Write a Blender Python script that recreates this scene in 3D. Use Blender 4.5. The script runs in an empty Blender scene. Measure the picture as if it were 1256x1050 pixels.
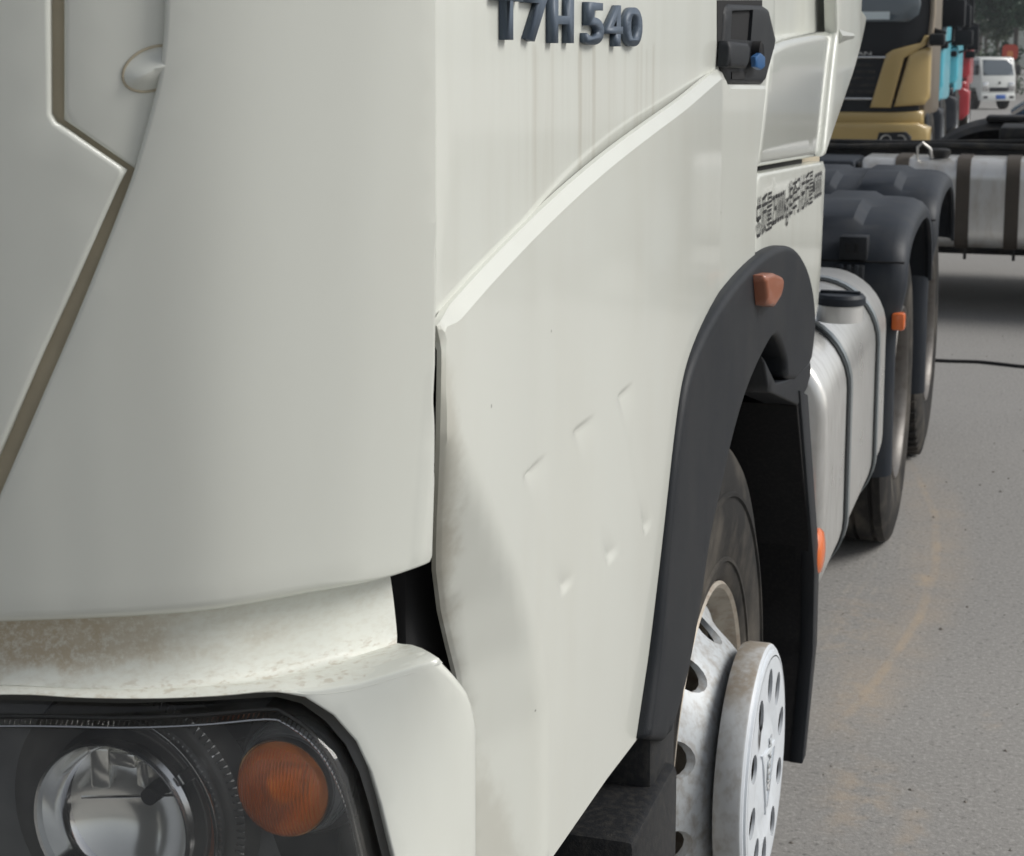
import bpy, bmesh, math, random
from mathutils import Vector, Matrix, noise
from mathutils.geometry import delaunay_2d_cdt
random.seed(7)
R = math.radians
scene = bpy.context.scene
COL = scene.collection

# ------------------------------------------------------------------ camera
FOC, YAW, PITCH, CAMX, CAMZ, HORIZON = 2074.0, R(17.9), R(8.5), 0.46, 1.71, 55.0
SHIFT = 525 - HORIZON - FOC * math.tan(PITCH)
cam_d = bpy.data.cameras.new('camera')
cam = bpy.data.objects.new('camera', cam_d); COL.objects.link(cam)
cam_d.sensor_fit = 'HORIZONTAL'; cam_d.sensor_width = 36
cam_d.lens = 36 * FOC / 1256
cam_d.shift_y = -SHIFT / 1256
cam_d.clip_start = 0.02; cam_d.clip_end = 3000
cam.location = (CAMX, 0, CAMZ); cam.rotation_euler = (R(90) - PITCH, 0, YAW)
cam_d.dof.use_dof = True; cam_d.dof.focus_distance = 1.75; cam_d.dof.aperture_fstop = 20
scene.camera = cam

# ------------------------------------------------------------------ light
SUN_EL, SUN_AZ = 39, 106          # azimuth measured from -Y (towards the camera side) round to +X
sd = Vector((math.sin(R(SUN_AZ)) * math.cos(R(SUN_EL)), -math.cos(R(SUN_AZ)) * math.cos(R(SUN_EL)), math.sin(R(SUN_EL))))
world = bpy.data.worlds.new('World'); scene.world = world; world.use_nodes = True
wn = world.node_tree.nodes; wl = world.node_tree.links
bg = wn['Background']; bg.inputs['Strength'].default_value = 0.061
sky = wn.new('ShaderNodeTexSky'); sky.sky_type = 'NISHITA'; sky.sun_disc = False
sky.sun_elevation = R(SUN_EL); sky.sun_rotation = math.atan2(sd.x, sd.y)
sky.air_density = 1.0; sky.dust_density = 2.0; sky.ozone_density = 1.0
hs = wn.new('ShaderNodeHueSaturation'); hs.inputs['Saturation'].default_value = 0.30   # thin overcast
wl.new(sky.outputs[0], hs.inputs['Color']); wl.new(hs.outputs[0], bg.inputs['Color'])
sun_l = bpy.data.lights.new('sun', 'SUN'); sun_l.energy = 1.5; sun_l.angle = R(28); sun_l.color = (1, 0.975, 0.93)
sun = bpy.data.objects.new('sun', sun_l); COL.objects.link(sun)
sun.rotation_euler = (-sd).to_track_quat('-Z', 'Y').to_euler(); sun.location = (3, -2, 8)
scene.view_settings.view_transform = 'Standard'; scene.view_settings.look = 'None'
scene.view_settings.exposure = 0.72; scene.view_settings.gamma = 1
scene.cycles.use_denoising = True
scene.cycles.max_bounces = 8

# ------------------------------------------------------------------ geometry of the view (a pixel of the 1256 x 1050 photograph -> a point at a real distance)
cy_, sy_, cp_, sp_ = math.cos(YAW), math.sin(YAW), math.cos(PITCH), math.sin(PITCH)
FWD = Vector((-sy_ * cp_, cy_ * cp_, -sp_)); RGT = Vector((cy_, sy_, 0)); UP = RGT.cross(FWD)
EYE = Vector((CAMX, 0, CAMZ))
def ray(px, py): return RGT * ((px - 628) / FOC) + UP * (-(py - 525 + SHIFT) / FOC) + FWD
def at_x(px, py, x):
    d = ray(px, py); return EYE + d * ((x - EYE.x) / d.x)
def at_y(px, py, y):
    d = ray(px, py); return EYE + d * ((y - EYE.y) / d.y)
def at_z(px, py, z):
    d = ray(px, py); return EYE + d * ((z - EYE.z) / d.z)

# ------------------------------------------------------------------ materials
def mat(name, base, rough=0.5, metal=0.0, coat=0.0, var=0.0, vscale=8.0, bump=0.0, bscale=300.0, dirt=None, spec=0.5):
    """dirt = (colour, amount, (sx, sy, sz) noise scale)"""
    m = bpy.data.materials.new(name); m.use_nodes = True
    nt = m.node_tree; p = nt.nodes['Principled BSDF']; L = nt.links.new
    p.inputs['Base Color'].default_value = (*base, 1); p.inputs['Roughness'].default_value = rough
    p.inputs['Metallic'].default_value = metal; p.inputs['Coat Weight'].default_value = coat; p.inputs['Coat Roughness'].default_value = 0.08
    p.inputs['Specular IOR Level'].default_value = spec
    tc = nt.nodes.new('ShaderNodeTexCoord')
    col = None
    if var:
        n = nt.nodes.new('ShaderNodeTexNoise'); n.inputs['Scale'].default_value = vscale; n.inputs['Detail'].default_value = 6
        L(tc.outputs['Object'], n.inputs['Vector'])
        mx = nt.nodes.new('ShaderNodeMix'); mx.data_type = 'RGBA'
        mx.inputs[6].default_value = (*[c * (1 - var) for c in base], 1); mx.inputs[7].default_value = (*[min(1, c * (1 + var)) for c in base], 1)
        L(n.outputs['Fac'], mx.inputs[0]); col = mx.outputs[2]
        rr = nt.nodes.new('ShaderNodeMapRange'); rr.inputs[3].default_value = max(0.02, rough * 0.88); rr.inputs[4].default_value = min(1, rough * 1.15)
        L(n.outputs['Fac'], rr.inputs[0]); L(rr.outputs[0], p.inputs['Roughness'])
    if dirt:
        dc, amt, sc = dirt
        mp = nt.nodes.new('ShaderNodeMapping'); mp.inputs['Scale'].default_value = sc; L(tc.outputs['Object'], mp.inputs['Vector'])
        n2 = nt.nodes.new('ShaderNodeTexNoise'); n2.inputs['Scale'].default_value = 1; n2.inputs['Detail'].default_value = 7; n2.inputs['Roughness'].default_value = 0.6
        L(mp.outputs[0], n2.inputs['Vector'])
        r2 = nt.nodes.new('ShaderNodeMapRange'); r2.inputs[1].default_value = 0.45; r2.inputs[2].default_value = 0.75; r2.inputs[4].default_value = amt
        L(n2.outputs['Fac'], r2.inputs[0])
        m2 = nt.nodes.new('ShaderNodeMix'); m2.data_type = 'RGBA'; m2.inputs[6].default_value = (*base, 1); m2.inputs[7].default_value = (*dc, 1)
        if col: L(col, m2.inputs[6])
        L(r2.outputs[0], m2.inputs[0]); col = m2.outputs[2]
    if col: L(col, p.inputs['Base Color'])
    if bump:
        n3 = nt.nodes.new('ShaderNodeTexNoise'); n3.inputs['Scale'].default_value = bscale; n3.inputs['Detail'].default_value = 3
        L(tc.outputs['Object'], n3.inputs['Vector'])
        b = nt.nodes.new('ShaderNodeBump'); b.inputs['Strength'].default_value = bump; b.inputs['Distance'].default_value = 0.002
        L(n3.outputs['Fac'], b.inputs['Height']); L(b.outputs[0], p.inputs['Normal'])
    return m

def add_mask(m, mask_builder, colour, rough=None):
    """lay a shaped stain (0..1 mask from nodes) over a material's base colour"""
    nt = m.node_tree; p = nt.nodes['Principled BSDF']; L = nt.links.new
    mask = mask_builder(nt)
    mx = nt.nodes.new('ShaderNodeMix'); mx.data_type = 'RGBA'; mx.inputs[7].default_value = (*colour, 1)
    s = p.inputs['Base Color']
    if s.is_linked: L(s.links[0].from_socket, mx.inputs[6])
    else: mx.inputs[6].default_value = s.default_value
    L(mask, mx.inputs[0]); L(mx.outputs[2], s)
def mth(nt, op, a, b=None, c=None, clamp=False):
    n = nt.nodes.new('ShaderNodeMath'); n.operation = op; n.use_clamp = clamp
    for i, v in enumerate((a, b, c)):
        if v is None: continue
        if isinstance(v, (int, float)): n.inputs[i].default_value = v
        else: nt.links.new(v, n.inputs[i])
    return n.outputs[0]
def coords(nt):
    t = nt.nodes.new('ShaderNodeTexCoord'); s = nt.nodes.new('ShaderNodeSeparateXYZ'); nt.links.new(t.outputs['Object'], s.inputs[0])
    return s.outputs[0], s.outputs[1], s.outputs[2]
def nz(nt, scale, detail=5, sc=(1, 1, 1), rough=0.6):
    t = nt.nodes.new('ShaderNodeTexCoord'); mp = nt.nodes.new('ShaderNodeMapping'); mp.inputs['Scale'].default_value = sc
    nt.links.new(t.outputs['Object'], mp.inputs['Vector'])
    n = nt.nodes.new('ShaderNodeTexNoise'); n.inputs['Scale'].default_value = scale; n.inputs['Detail'].default_value = detail; n.inputs['Roughness'].default_value = rough
    nt.links.new(mp.outputs[0], n.inputs['Vector']); return n.outputs['Fac']
def rng(nt, v, a, b, c=0.0, d=1.0):
    n = nt.nodes.new('ShaderNodeMapRange'); n.interpolation_type = 'SMOOTHSTEP'
    for i, x in zip((1, 2, 3, 4), (a, b, c, d)): n.inputs[i].default_value = x
    nt.links.new(v, n.inputs[0]); return n.outputs[0]

WHITE = (0.676, 0.692, 0.636)
DIRT = (0.30, 0.25, 0.17)
m_white = mat('white_paint', WHITE, 0.38, 0, 0.7, var=0.035, vscale=3.0, dirt=((0.50, 0.48, 0.41), 0.30, (9, 9, 2.2)))
m_gloss = mat('glossy_white_paint', WHITE, 0.12, 0, 0.8, var=0.04, vscale=4.0)
m_front = mat('white_front_paint', WHITE, 0.38, 0, 0.7, var=0.02, vscale=2.0, dirt=((0.50, 0.48, 0.41), 0.16, (5, 5, 1.4)))
def specks(nt):       # tiny paint chips and fly specks
    v = nt.nodes.new('ShaderNodeTexVoronoi'); v.inputs['Scale'].default_value = 20
    t = nt.nodes.new('ShaderNodeTexCoord'); nt.links.new(t.outputs['Object'], v.inputs['Vector'])
    sep = nt.nodes.new('ShaderNodeSeparateColor'); nt.links.new(v.outputs['Color'], sep.inputs[0])
    size = mth(nt, 'MULTIPLY', mth(nt, 'SUBTRACT', sep.outputs[0], 0.72, clamp=True), 0.16)     # most cells have none
    return mth(nt, 'MULTIPLY', mth(nt, 'LESS_THAN', v.outputs['Distance'], size), 0.6)
m_door = mat('white_door_paint', WHITE, 0.38, 0, 0.7, var=0.03, vscale=3.0, dirt=((0.50, 0.48, 0.41), 0.25, (4, 14, 1.6)))
m_neck = mat('dusty_white_paint', WHITE, 0.5, 0, 0.05, var=0.04, vscale=30, dirt=((0.45, 0.40, 0.30), 0.28, (120, 120, 260)))
m_sidepanel = mat('white_side_paint', WHITE, 0.38, 0, 0.7, var=0.03, vscale=2.5, dirt=((0.54, 0.52, 0.44), 0.25, (6, 6, 1.5)))
for _m in (m_white, m_front, m_door, m_sidepanel):
    add_mask(_m, specks, (0.16, 0.15, 0.13))
m_groove = mat('grimy_backing', (0.46, 0.405, 0.30), 0.8, var=0.25, vscale=20)
m_black = mat('black_plastic', (0.014, 0.016, 0.019), 0.48, var=0.15, vscale=12, bump=0.25, bscale=900, spec=0.28)
m_step = mat('scuffed_black_plastic', (0.013, 0.014, 0.016), 0.5, var=0.2, vscale=12, bump=0.3, bscale=500, dirt=((0.085, 0.078, 0.066), 0.35, (110, 110, 70)), spec=0.28)
m_grey = mat('grey_plastic', (0.0125, 0.015, 0.019), 0.5, var=0.12, vscale=6, bump=0.25, bscale=700, dirt=((0.05, 0.049, 0.047), 0.30, (9, 9, 3)), spec=0.28)
m_fender = mat('fender_plastic', (0.018, 0.023, 0.031), 0.46, var=0.15, vscale=5, bump=0.2, bscale=500, dirt=((0.08, 0.077, 0.07), 0.25, (14, 14, 5)), spec=0.28)
m_dark = mat('matt_black', (0.008, 0.008, 0.009), 0.9)
m_well = mat('wheel_well_black', (0.007, 0.007, 0.008), 0.85, var=0.4, vscale=60, dirt=((0.03, 0.028, 0.024), 0.4, (140, 140, 140)), spec=0.28)
m_letter = mat('letter_grey', (0.082, 0.11, 0.15), 0.5, metal=0.1)
m_alu = mat('brushed_aluminium', (0.78, 0.78, 0.76), 0.28, metal=0.74, var=0.10, vscale=6, dirt=((0.42, 0.40, 0.36), 0.45, (9, 60, 9)))
m_alu2 = mat('dull_aluminium', (0.78, 0.78, 0.76), 0.30, metal=0.65, var=0.10, vscale=5, dirt=((0.40, 0.33, 0.24), 0.6, (9, 9, 3)))
m_steel = mat('wheel_paint', (0.50, 0.53, 0.55), 0.42, metal=0.1, var=0.06, vscale=14, dirt=((0.20, 0.15, 0.10), 0.70, (70, 70, 45)))
m_hub = mat('hub_white', (0.66, 0.70, 0.74), 0.35, var=0.03, vscale=18, dirt=((0.40, 0.38, 0.35), 0.16, (80, 80, 50)))
m_rust = mat('rim_edge', (0.42, 0.38, 0.32), 0.5, metal=0.4, var=0.2, vscale=50, dirt=((0.18, 0.10, 0.05), 0.6, (40, 40, 40)))
m_rimdark = mat('dull_rim', (0.16, 0.15, 0.14), 0.45, metal=0.5, var=0.3, vscale=20, dirt=((0.05, 0.04, 0.03), 0.7, (20, 20, 20)))
m_hubedge = mat('hub_edge_grey', (0.56, 0.58, 0.59), 0.45, var=0.06, vscale=12, dirt=((0.24, 0.20, 0.15), 0.5, (60, 60, 40)))
m_rubber = mat('tyre_rubber', (0.018, 0.0175, 0.017), 0.78, var=0.2, vscale=9, bump=0.2, bscale=200, dirt=((0.13, 0.115, 0.095), 0.75, (10, 6, 6)), spec=0.28)
m_strap = mat('rubber_strap', (0.022, 0.026, 0.028), 0.5)
m_strapedge = mat('strap_steel', (0.42, 0.46, 0.48), 0.35, metal=0.85)
m_oldstrap = mat('dusty_strap', (0.055, 0.045, 0.035), 0.75, var=0.3, vscale=25)
m_amber = mat('amber_lens', (0.75, 0.16, 0.03), 0.25, coat=0.6)
m_amber_d = mat('dusty_amber_lens', (0.30, 0.105, 0.055), 0.38, coat=0.2)
m_chrome = mat('chrome', (0.75, 0.75, 0.75), 0.09, metal=1.0)
m_chrome_s = mat('satin_chrome', (0.62, 0.63, 0.64), 0.2, metal=1.0)
m_housing = mat('headlight_housing', (0.105, 0.103, 0.096), 0.30, coat=0.2, var=0.1, vscale=20)
m_bowl = mat('reflector_silver', (0.92, 0.92, 0.88), 0.15, metal=0.7)
m_ink = mat('black_ink', (0.015, 0.015, 0.016), 0.6)
m_blue = mat('blue_tag', (0.008, 0.085, 0.24), 0.4)
m_frame = mat('chassis_black', (0.016, 0.017, 0.018), 0.5, var=0.3, vscale=12, dirt=((0.10, 0.085, 0.065), 0.45, (12, 12, 12)), spec=0.28)
def glass(name, tint, refl=0.12, veil=0.0):
    m = bpy.data.materials.new(name); m.use_nodes = True; nt = m.node_tree; nt.nodes.clear(); L = nt.links.new
    o = nt.nodes.new('ShaderNodeOutputMaterial'); tr = nt.nodes.new('ShaderNodeBsdfTransparent'); gl = nt.nodes.new('ShaderNodeBsdfGlossy')
    tr.inputs[0].default_value = (*tint, 1); gl.inputs['Roughness'].default_value = 0.03
    fr = nt.nodes.new('ShaderNodeFresnel'); fr.inputs[0].default_value = 1.5
    mx = nt.nodes.new('ShaderNodeMixShader'); L(fr.outputs[0], mx.inputs[0]); L(tr.outputs[0], mx.inputs[1]); L(gl.outputs[0], mx.inputs[2])
    last = mx.outputs[0]
    if veil:  # grey diffuse layer paints haze and glare over the lens
        df = nt.nodes.new('ShaderNodeBsdfDiffuse'); df.inputs[0].default_value = (0.5, 0.5, 0.48, 1)
        n = nt.nodes.new('ShaderNodeTexNoise'); n.inputs['Scale'].default_value = 45; n.inputs['Detail'].default_value = 8
        t = nt.nodes.new('ShaderNodeTexCoord'); L(t.outputs['Object'], n.inputs['Vector'])
        mr = nt.nodes.new('ShaderNodeMapRange'); mr.inputs[1].default_value = 0.35; mr.inputs[2].default_value = 0.8; mr.inputs[3].default_value = veil * 0.5; mr.inputs[4].default_value = veil * 1.6
        L(n.outputs['Fac'], mr.inputs[0])
        m2 = nt.nodes.new('ShaderNodeMixShader'); L(mr.outputs[0], m2.inputs[0]); L(last, m2.inputs[1]); L(df.outputs[0], m2.inputs[2]); last = m2.outputs[0]
    L(last, o.inputs[0]); return m
m_lens = glass('clear_lens', (0.96, 0.96, 0.95), veil=0.035)
m_window = mat('sky_toned_glass', (0.085, 0.11, 0.13), 0.10, coat=0.5, spec=0.8)  # blue-grey base colour carries the sky reflection

# ------------------------------------------------------------------ mesh helpers
def sst(a, b, x): t = min(1, max(0, (x - a) / (b - a))); return t * t * (3 - 2 * t)
def link(name, mesh, material, parent=None):
    o = bpy.data.objects.new(name, mesh); COL.objects.link(o)
    if material: mesh.materials.append(material)
    if parent:
        o.parent = parent
        root = parent
        while root.parent: root = root.parent
        if parent is root: o.matrix_parent_inverse = Matrix.Translation(-root.location)
    return o
def mk(name, verts, faces, material, parent=None, smooth=35, bevel=0):
    me = bpy.data.meshes.new(name); me.from_pydata([tuple(v) for v in verts], [], faces); me.validate()
    bm = bmesh.new(); bm.from_mesh(me); bmesh.ops.recalc_face_normals(bm, faces=bm.faces) if smooth is not None else None
    if bevel:
        es = [e for e in bm.edges if len(e.link_faces) == 2 and e.calc_face_angle(0) > R(40)]
        bmesh.ops.bevel(bm, geom=es, offset=bevel, segments=2, profile=0.5, affect='EDGES')
    bm.to_mesh(me); bm.free()
    if smooth:
        for p in me.polygons: p.use_smooth = True
        me.set_sharp_from_angle(angle=R(smooth))
    return link(name, me, material, parent)
def box(name, lo, hi, material, parent=None, bevel=0.006, rotz=0, pivot=None, taper=None):
    (x0, y0, z0), (x1, y1, z1) = lo, hi
    v = [Vector(p) for p in ((x0, y0, z0), (x1, y0, z0), (x1, y1, z0), (x0, y1, z0), (x0, y0, z1), (x1, y0, z1), (x1, y1, z1), (x0, y1, z1))]
    f = [(0, 3, 2, 1), (4, 5, 6, 7), (0, 1, 5, 4), (1, 2, 6, 5), (2, 3, 7, 6), (3, 0, 4, 7)]
    if rotz:
        c = Vector(pivot or ((x0 + x1) / 2, (y0 + y1) / 2, 0)); M = Matrix.Rotation(rotz, 3, 'Z'); v = [M @ (p - c) + c for p in v]
    return mk(name, v, f, material, parent, 35, bevel)
def lathe(name, prof, c, material, parent=None, n=64, axis='X', smooth=40, closed=False):
    """prof: (along axis, radius); axis X (outward), Y or Z"""
    V, F = [], []
    for (a, r) in prof:
        for k in range(n):
            t = 2 * math.pi * k / n; p, q = r * math.cos(t), r * math.sin(t)
            V.append(Vector(c) + Vector({'X': (a, p, q), 'Y': (p, a, q), 'Z': (p, q, a)}[axis]))
    m = len(prof)
    for i in range(m if closed else m - 1):
        j = (i + 1) % m
        for k in range(n): F.append((i * n + k, i * n + (k + 1) % n, j * n + (k + 1) % n, j * n + k))
    if not closed:
        if prof[0][1] > 1e-4: pass
    return mk(name, V, F, material, parent, smooth)
def tube(name, pts, r, material, parent=None, n=10, closed=False):
    pts = [Vector(p) for p in pts]; V, F = [], []; m = len(pts)
    for i, p in enumerate(pts):
        a = pts[(i - 1) % m if closed else max(0, i - 1)]; b = pts[(i + 1) % m if closed else min(m - 1, i + 1)]
        t = (b - a).normalized(); u = t.cross(Vector((0, 0, 1)));  u = u if u.length > 1e-3 else t.cross(Vector((0, 1, 0))); u.normalize(); w = t.cross(u)
        for k in range(n):
            q = 2 * math.pi * k / n; V.append(p + (u * math.cos(q) + w * math.sin(q)) * r)
    for i in range(m if closed else m - 1):
        j = (i + 1) % m
        for k in range(n): F.append((i * n + k, i * n + (k + 1) % n, j * n + (k + 1) % n, j * n + k))
    if not closed: F += [tuple(range(n)), tuple(range((m - 1) * n, m * n))]
    return mk(name, V, F, material, parent, 50)
def extrude(name, prof, axis, a, b, material, parent=None, bevel=0.0, smooth=35):
    """closed 2D profile swept along an axis; prof coords are the other two axes in xyz order"""
    def P(p, t): return {'X': (t, p[0], p[1]), 'Y': (p[0], t, p[1]), 'Z': (p[0], p[1], t)}[axis]
    n = len(prof); V = [P(p, a) for p in prof] + [P(p, b) for p in prof]
    F = [(k, (k + 1) % n, n + (k + 1) % n, n + k) for k in range(n)] + [tuple(range(n)), tuple(range(2 * n - 1, n - 1, -1))]
    return mk(name, V, F, material, parent, smooth, bevel)
def rrect(x0, x1, z0, z1, r, n=6):
    P = []
    for cx, cz, a0 in ((x1 - r, z1 - r, 0), (x0 + r, z1 - r, 90), (x0 + r, z0 + r, 180), (x1 - r, z0 + r, 270)):
        for k in range(n + 1):
            t = R(a0 + 90 * k / n); P.append((cx + r * math.cos(t), cz + r * math.sin(t)))
    return P
def smooth_line(pts, n=6):
    """Catmull-Rom through the points"""
    out = []
    for i in range(len(pts) - 1):
        p0 = pts[max(0, i - 1)]; p1 = pts[i]; p2 = pts[i + 1]; p3 = pts[min(len(pts) - 1, i + 2)]
        for k in range(n):
            t = k / n
            out.append(tuple(0.5 * ((2 * b) + (-a + c) * t + (2 * a - 5 * b + 4 * c - d) * t * t + (-a + 3 * b - 3 * c + d) * t ** 3) for a, b, c, d in zip(p0, p1, p2, p3)))
    out.append(tuple(pts[-1])); return out
def inside(p, poly):
    x, y = p; r = False; j = len(poly) - 1
    for i in range(len(poly)):
        xi, yi = poly[i]; xj, yj = poly[j]
        if (yi > y) != (yj > y) and x < (xj - xi) * (y - yi) / (yj - yi) + xi: r = not r
        j = i
    return r
def densify(poly, step):
    out = []
    for i, a in enumerate(poly):
        b = poly[(i + 1) % len(poly)]; d = math.hypot(b[0] - a[0], b[1] - a[1])
        if d < 1e-5: continue
        k = max(1, math.ceil(d / step))
        for t in range(k): out.append((a[0] + (b[0] - a[0]) * t / k, a[1] + (b[1] - a[1]) * t / k))
    return out
def area(p): return 0.5 * sum(p[i][0] * p[(i + 1) % len(p)][1] - p[(i + 1) % len(p)][0] * p[i][1] for i in range(len(p)))
class Side:
    """a body side lying near the plane x = x0; u = along the truck, v = height"""
    def __init__(s, x0, g=None): s.x0 = x0; s.g = g or (lambda y, z: 0.0)
    def uv(s, px, py):
        def f(x):
            p = at_x(px, py, x); return x - s.x0 - s.g(p.y, p.z)
        a = s.x0 + 0.06; x = a
        for k in range(1, 41):           # first crossing from outside
            b = s.x0 + 0.06 - 0.01 * k
            if f(a) >= 0 >= f(b):
                for _ in range(30):
                    x = (a + b) / 2
                    if f(x) >= 0: a = x
                    else: b = x
                break
            a = b
        else: x = s.x0
        p = at_x(px, py, x); return (p.y, p.z)
    def pos(s, u, v, d): return Vector((s.x0 + s.g(u, v) - d, u, v))
class Plan:
    """an upright surface over a plan curve; u = arc length, v = height"""
    def __init__(s, pts, off=None):
        s.p = [Vector((a, b)) for a, b in pts]; s.s = [0.0]
        for a, b in zip(s.p, s.p[1:]): s.s.append(s.s[-1] + (b - a).length)
        s.n = []
        for i in range(len(s.p)):
            t = (s.p[min(i + 1, len(s.p) - 1)] - s.p[max(0, i - 1)]).normalized(); s.n.append(Vector((-t.y, t.x)))   # inward
        s.off = off or (lambda u, v: 0.0)
    def uv(s, px, py):
        u, v = s.hit(px, py, Vector((0, 0)))
        for _ in range(5):
            a = s.pos(u, v, 0, True); b = s.pos(u, v, 0); u, v = s.hit(px, py, Vector((a.x - b.x, a.y - b.y)))
        return (u, v)
    def hit(s, px, py, sh):
        d = ray(px, py); o = Vector((EYE.x, EYE.y)) + sh; best = None
        for i in range(len(s.p) - 1):
            a, b = s.p[i], s.p[i + 1]; e = b - a; den = d.x * e.y - d.y * e.x
            if abs(den) < 1e-9: continue
            w = a - o; t = (w.x * e.y - w.y * e.x) / den; k = (w.x * d.y - w.y * d.x) / den
            if -1e-6 <= k <= 1 + 1e-6 and t > 0 and (best is None or t < best[0]): best = (t, s.s[i] + k * (s.s[i + 1] - s.s[i]))
        if best is None:
            # beyond the end: nearest end tangent
            best = ((s.p[-1] - o).length / Vector((d.x, d.y)).length, s.s[-1])
        return (best[1], EYE.z + best[0] * d.z)
    def pos(s, u, v, d, plain=False):
        u = min(max(u, 0), s.s[-1]); i = 0; lo, hi = 0, len(s.s) - 1
        while hi - lo > 1:
            m = (lo + hi) // 2
            if s.s[m] <= u: lo = m
            else: hi = m
        k = (u - s.s[lo]) / max(1e-9, s.s[lo + 1] - s.s[lo]); p = s.p[lo].lerp(s.p[lo + 1], k); n = s.n[lo].lerp(s.n[lo + 1], k).normalized()
        q = p + n * (d + (0 if plain else s.off(u, v))); return Vector((q.x, q.y, v))
class Flat:
    """a plane in space with optional sag; u, v in metres"""
    def __init__(s, o, ex, ez, g=None): s.o = Vector(o); s.ex = Vector(ex).normalized(); s.ez = Vector(ez).normalized(); s.n = s.ex.cross(s.ez).normalized(); s.g = g or (lambda u, v: 0.0)
    def pos(s, u, v, d): return s.o + s.ex * u + s.ez * v - s.n * (d - s.g(u, v))
def panel(name, S, poly, r, thick, material, parent=None, grid=0.03, holes=(), extra=(), px=True, ang=40, seg=4, chamfer=False):
    """a sheet with rounded edges, real thickness and optional through holes; poly in photo pixels (px) or surface metres"""
    if px:
        fine = []
        for a, b in zip(poly, list(poly[1:]) + [poly[0]]):
            far = min(a[0], b[0]) < -150 or min(a[1], b[1]) < -150 or max(a[1], b[1]) > 1200
            k = max(1, math.ceil(math.hypot(b[0] - a[0], b[1] - a[1]) / (60 if far else 10)))
            fine += [(a[0] + (b[0] - a[0]) * t / k, a[1] + (b[1] - a[1]) * t / k) for t in range(k)]
        poly = fine
    P = [S.uv(*q) for q in poly] if px else list(poly)
    rf = r if callable(r) else (lambda u, v: r)
    if area(P) < 0: P.reverse()
    P = densify(P, grid); n = len(P)
    rr = [rf(*p) for p in P]; rmax = max(rr)
    nor = []
    for i in range(n):
        a, b, c = P[i - 1], P[i], P[(i + 1) % n]
        e1 = Vector((b[0] - a[0], b[1] - a[1])).normalized(); e2 = Vector((c[0] - b[0], c[1] - b[1])).normalized()
        m = Vector((-e1.y - e2.y, e1.x + e2.x)); nor.append(m.normalized() if m.length > 1e-6 else Vector((-e1.y, e1.x)))
    bs = max(grid, rmax, 1e-4); bins = {}
    for i in range(n):
        a, b = P[i], P[(i + 1) % n]
        for k in {(int(math.floor(p[0] / bs)), int(math.floor(p[1] / bs))) for p in (a, b, ((a[0] + b[0]) / 2, (a[1] + b[1]) / 2))}: bins.setdefault(k, []).append(i)
    def dist(p):
        """distance to the outline (if near) and the edge radius there"""
        ci, cj = int(math.floor(p[0] / bs)), int(math.floor(p[1] / bs)); best = (9.0, 0.0)
        for i in (-2, -1, 0, 1, 2):
            for j in (-2, -1, 0, 1, 2):
                for k in bins.get((ci + i, cj + j), ()):
                    a, b = P[k], P[(k + 1) % n]; ex_, ey_ = b[0] - a[0], b[1] - a[1]; L2 = ex_ * ex_ + ey_ * ey_
                    t = min(1, max(0, ((p[0] - a[0]) * ex_ + (p[1] - a[1]) * ey_) / L2)); d = math.hypot(p[0] - a[0] - t * ex_, p[1] - a[1] - t * ey_)
                    if d < best[0]: best = (d, rr[k] * (1 - t) + rr[(k + 1) % n] * t)
        return best
    def depth(p):
        if rmax <= 0: return 0.0
        d, q = dist(p)
        return 0.0 if d >= q else (0.62 * (q - d) if chamfer else q - math.sqrt(max(0, q * q - (q - d) ** 2)))
    hs = []
    for h in holes:
        H = [S.uv(*q) for q in h] if px else list(h)
        if area(H) > 0: H.reverse()
        hs.append(H)
    pts = list(P); ed = [(i, (i + 1) % n) for i in range(n)]
    for H in hs:
        b = len(pts); pts += H; ed += [(b + i, b + (i + 1) % len(H)) for i in range(len(H))]
    ok = lambda p: inside(p, P) and not any(inside(p, H) for H in hs)
    if rmax > 0:
        for k in range(1, seg + 1):
            f = 1 - math.cos(R(90 * k / seg)); prev = first = None
            for i in range(n):
                q = (P[i][0] + nor[i].x * rr[i] * f, P[i][1] + nor[i].y * rr[i] * f); cur = None
                if rr[i] > 0 and ok(q) and dist(q)[0] > rr[i] * f * 0.97:
                    pts.append(q); cur = len(pts) - 1
                    if prev is not None: ed.append((prev, cur))
                    if i == 0: first = cur
                    if i == n - 1 and first is not None: ed.append((cur, first))
                prev = cur
    us = [p[0] for p in P]; vs = [p[1] for p in P]
    nu = int((max(us) - min(us)) / grid) + 2; nv = int((max(vs) - min(vs)) / grid) + 2
    cell = {}
    for p in pts: cell.setdefault((int(p[0] // grid), int(p[1] // grid)), []).append(p)
    def free(p, d):
        ci, cj = int(p[0] // grid), int(p[1] // grid)
        for i in (-1, 0, 1):
            for j in (-1, 0, 1):
                for q in cell.get((ci + i, cj + j), ()):
                    if (q[0] - p[0]) ** 2 + (q[1] - p[1]) ** 2 < d * d: return False
        return True
    for p in extra:
        if ok(p) and free(p, 0.002): pts.append(p); cell.setdefault((int(p[0] // grid), int(p[1] // grid)), []).append(p)
    for p in [(min(us) + (i + 0.5 * (j % 2)) * grid, min(vs) + j * grid) for i in range(nu) for j in range(nv)]:
        if ok(p) and free(p, grid * 0.4): pts.append(p)
    vo, eo, fo, oi, *_ = delaunay_2d_cdt([Vector(p) for p in pts], ed, [], 0, 1e-7)
    V = [S.pos(p.x, p.y, depth(p)) for p in vo]; F = []
    for f in fo:
        c = (sum(vo[i].x for i in f) / len(f), sum(vo[i].y for i in f) / len(f))
        if inside(c, P) and not any(inside(c, H) for H in hs): F.append(tuple(f))
    bi = [None] * n
    for k, src in enumerate(oi):
        for q in src:
            if q < n: bi[q] = k
    b = len(V)
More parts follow.
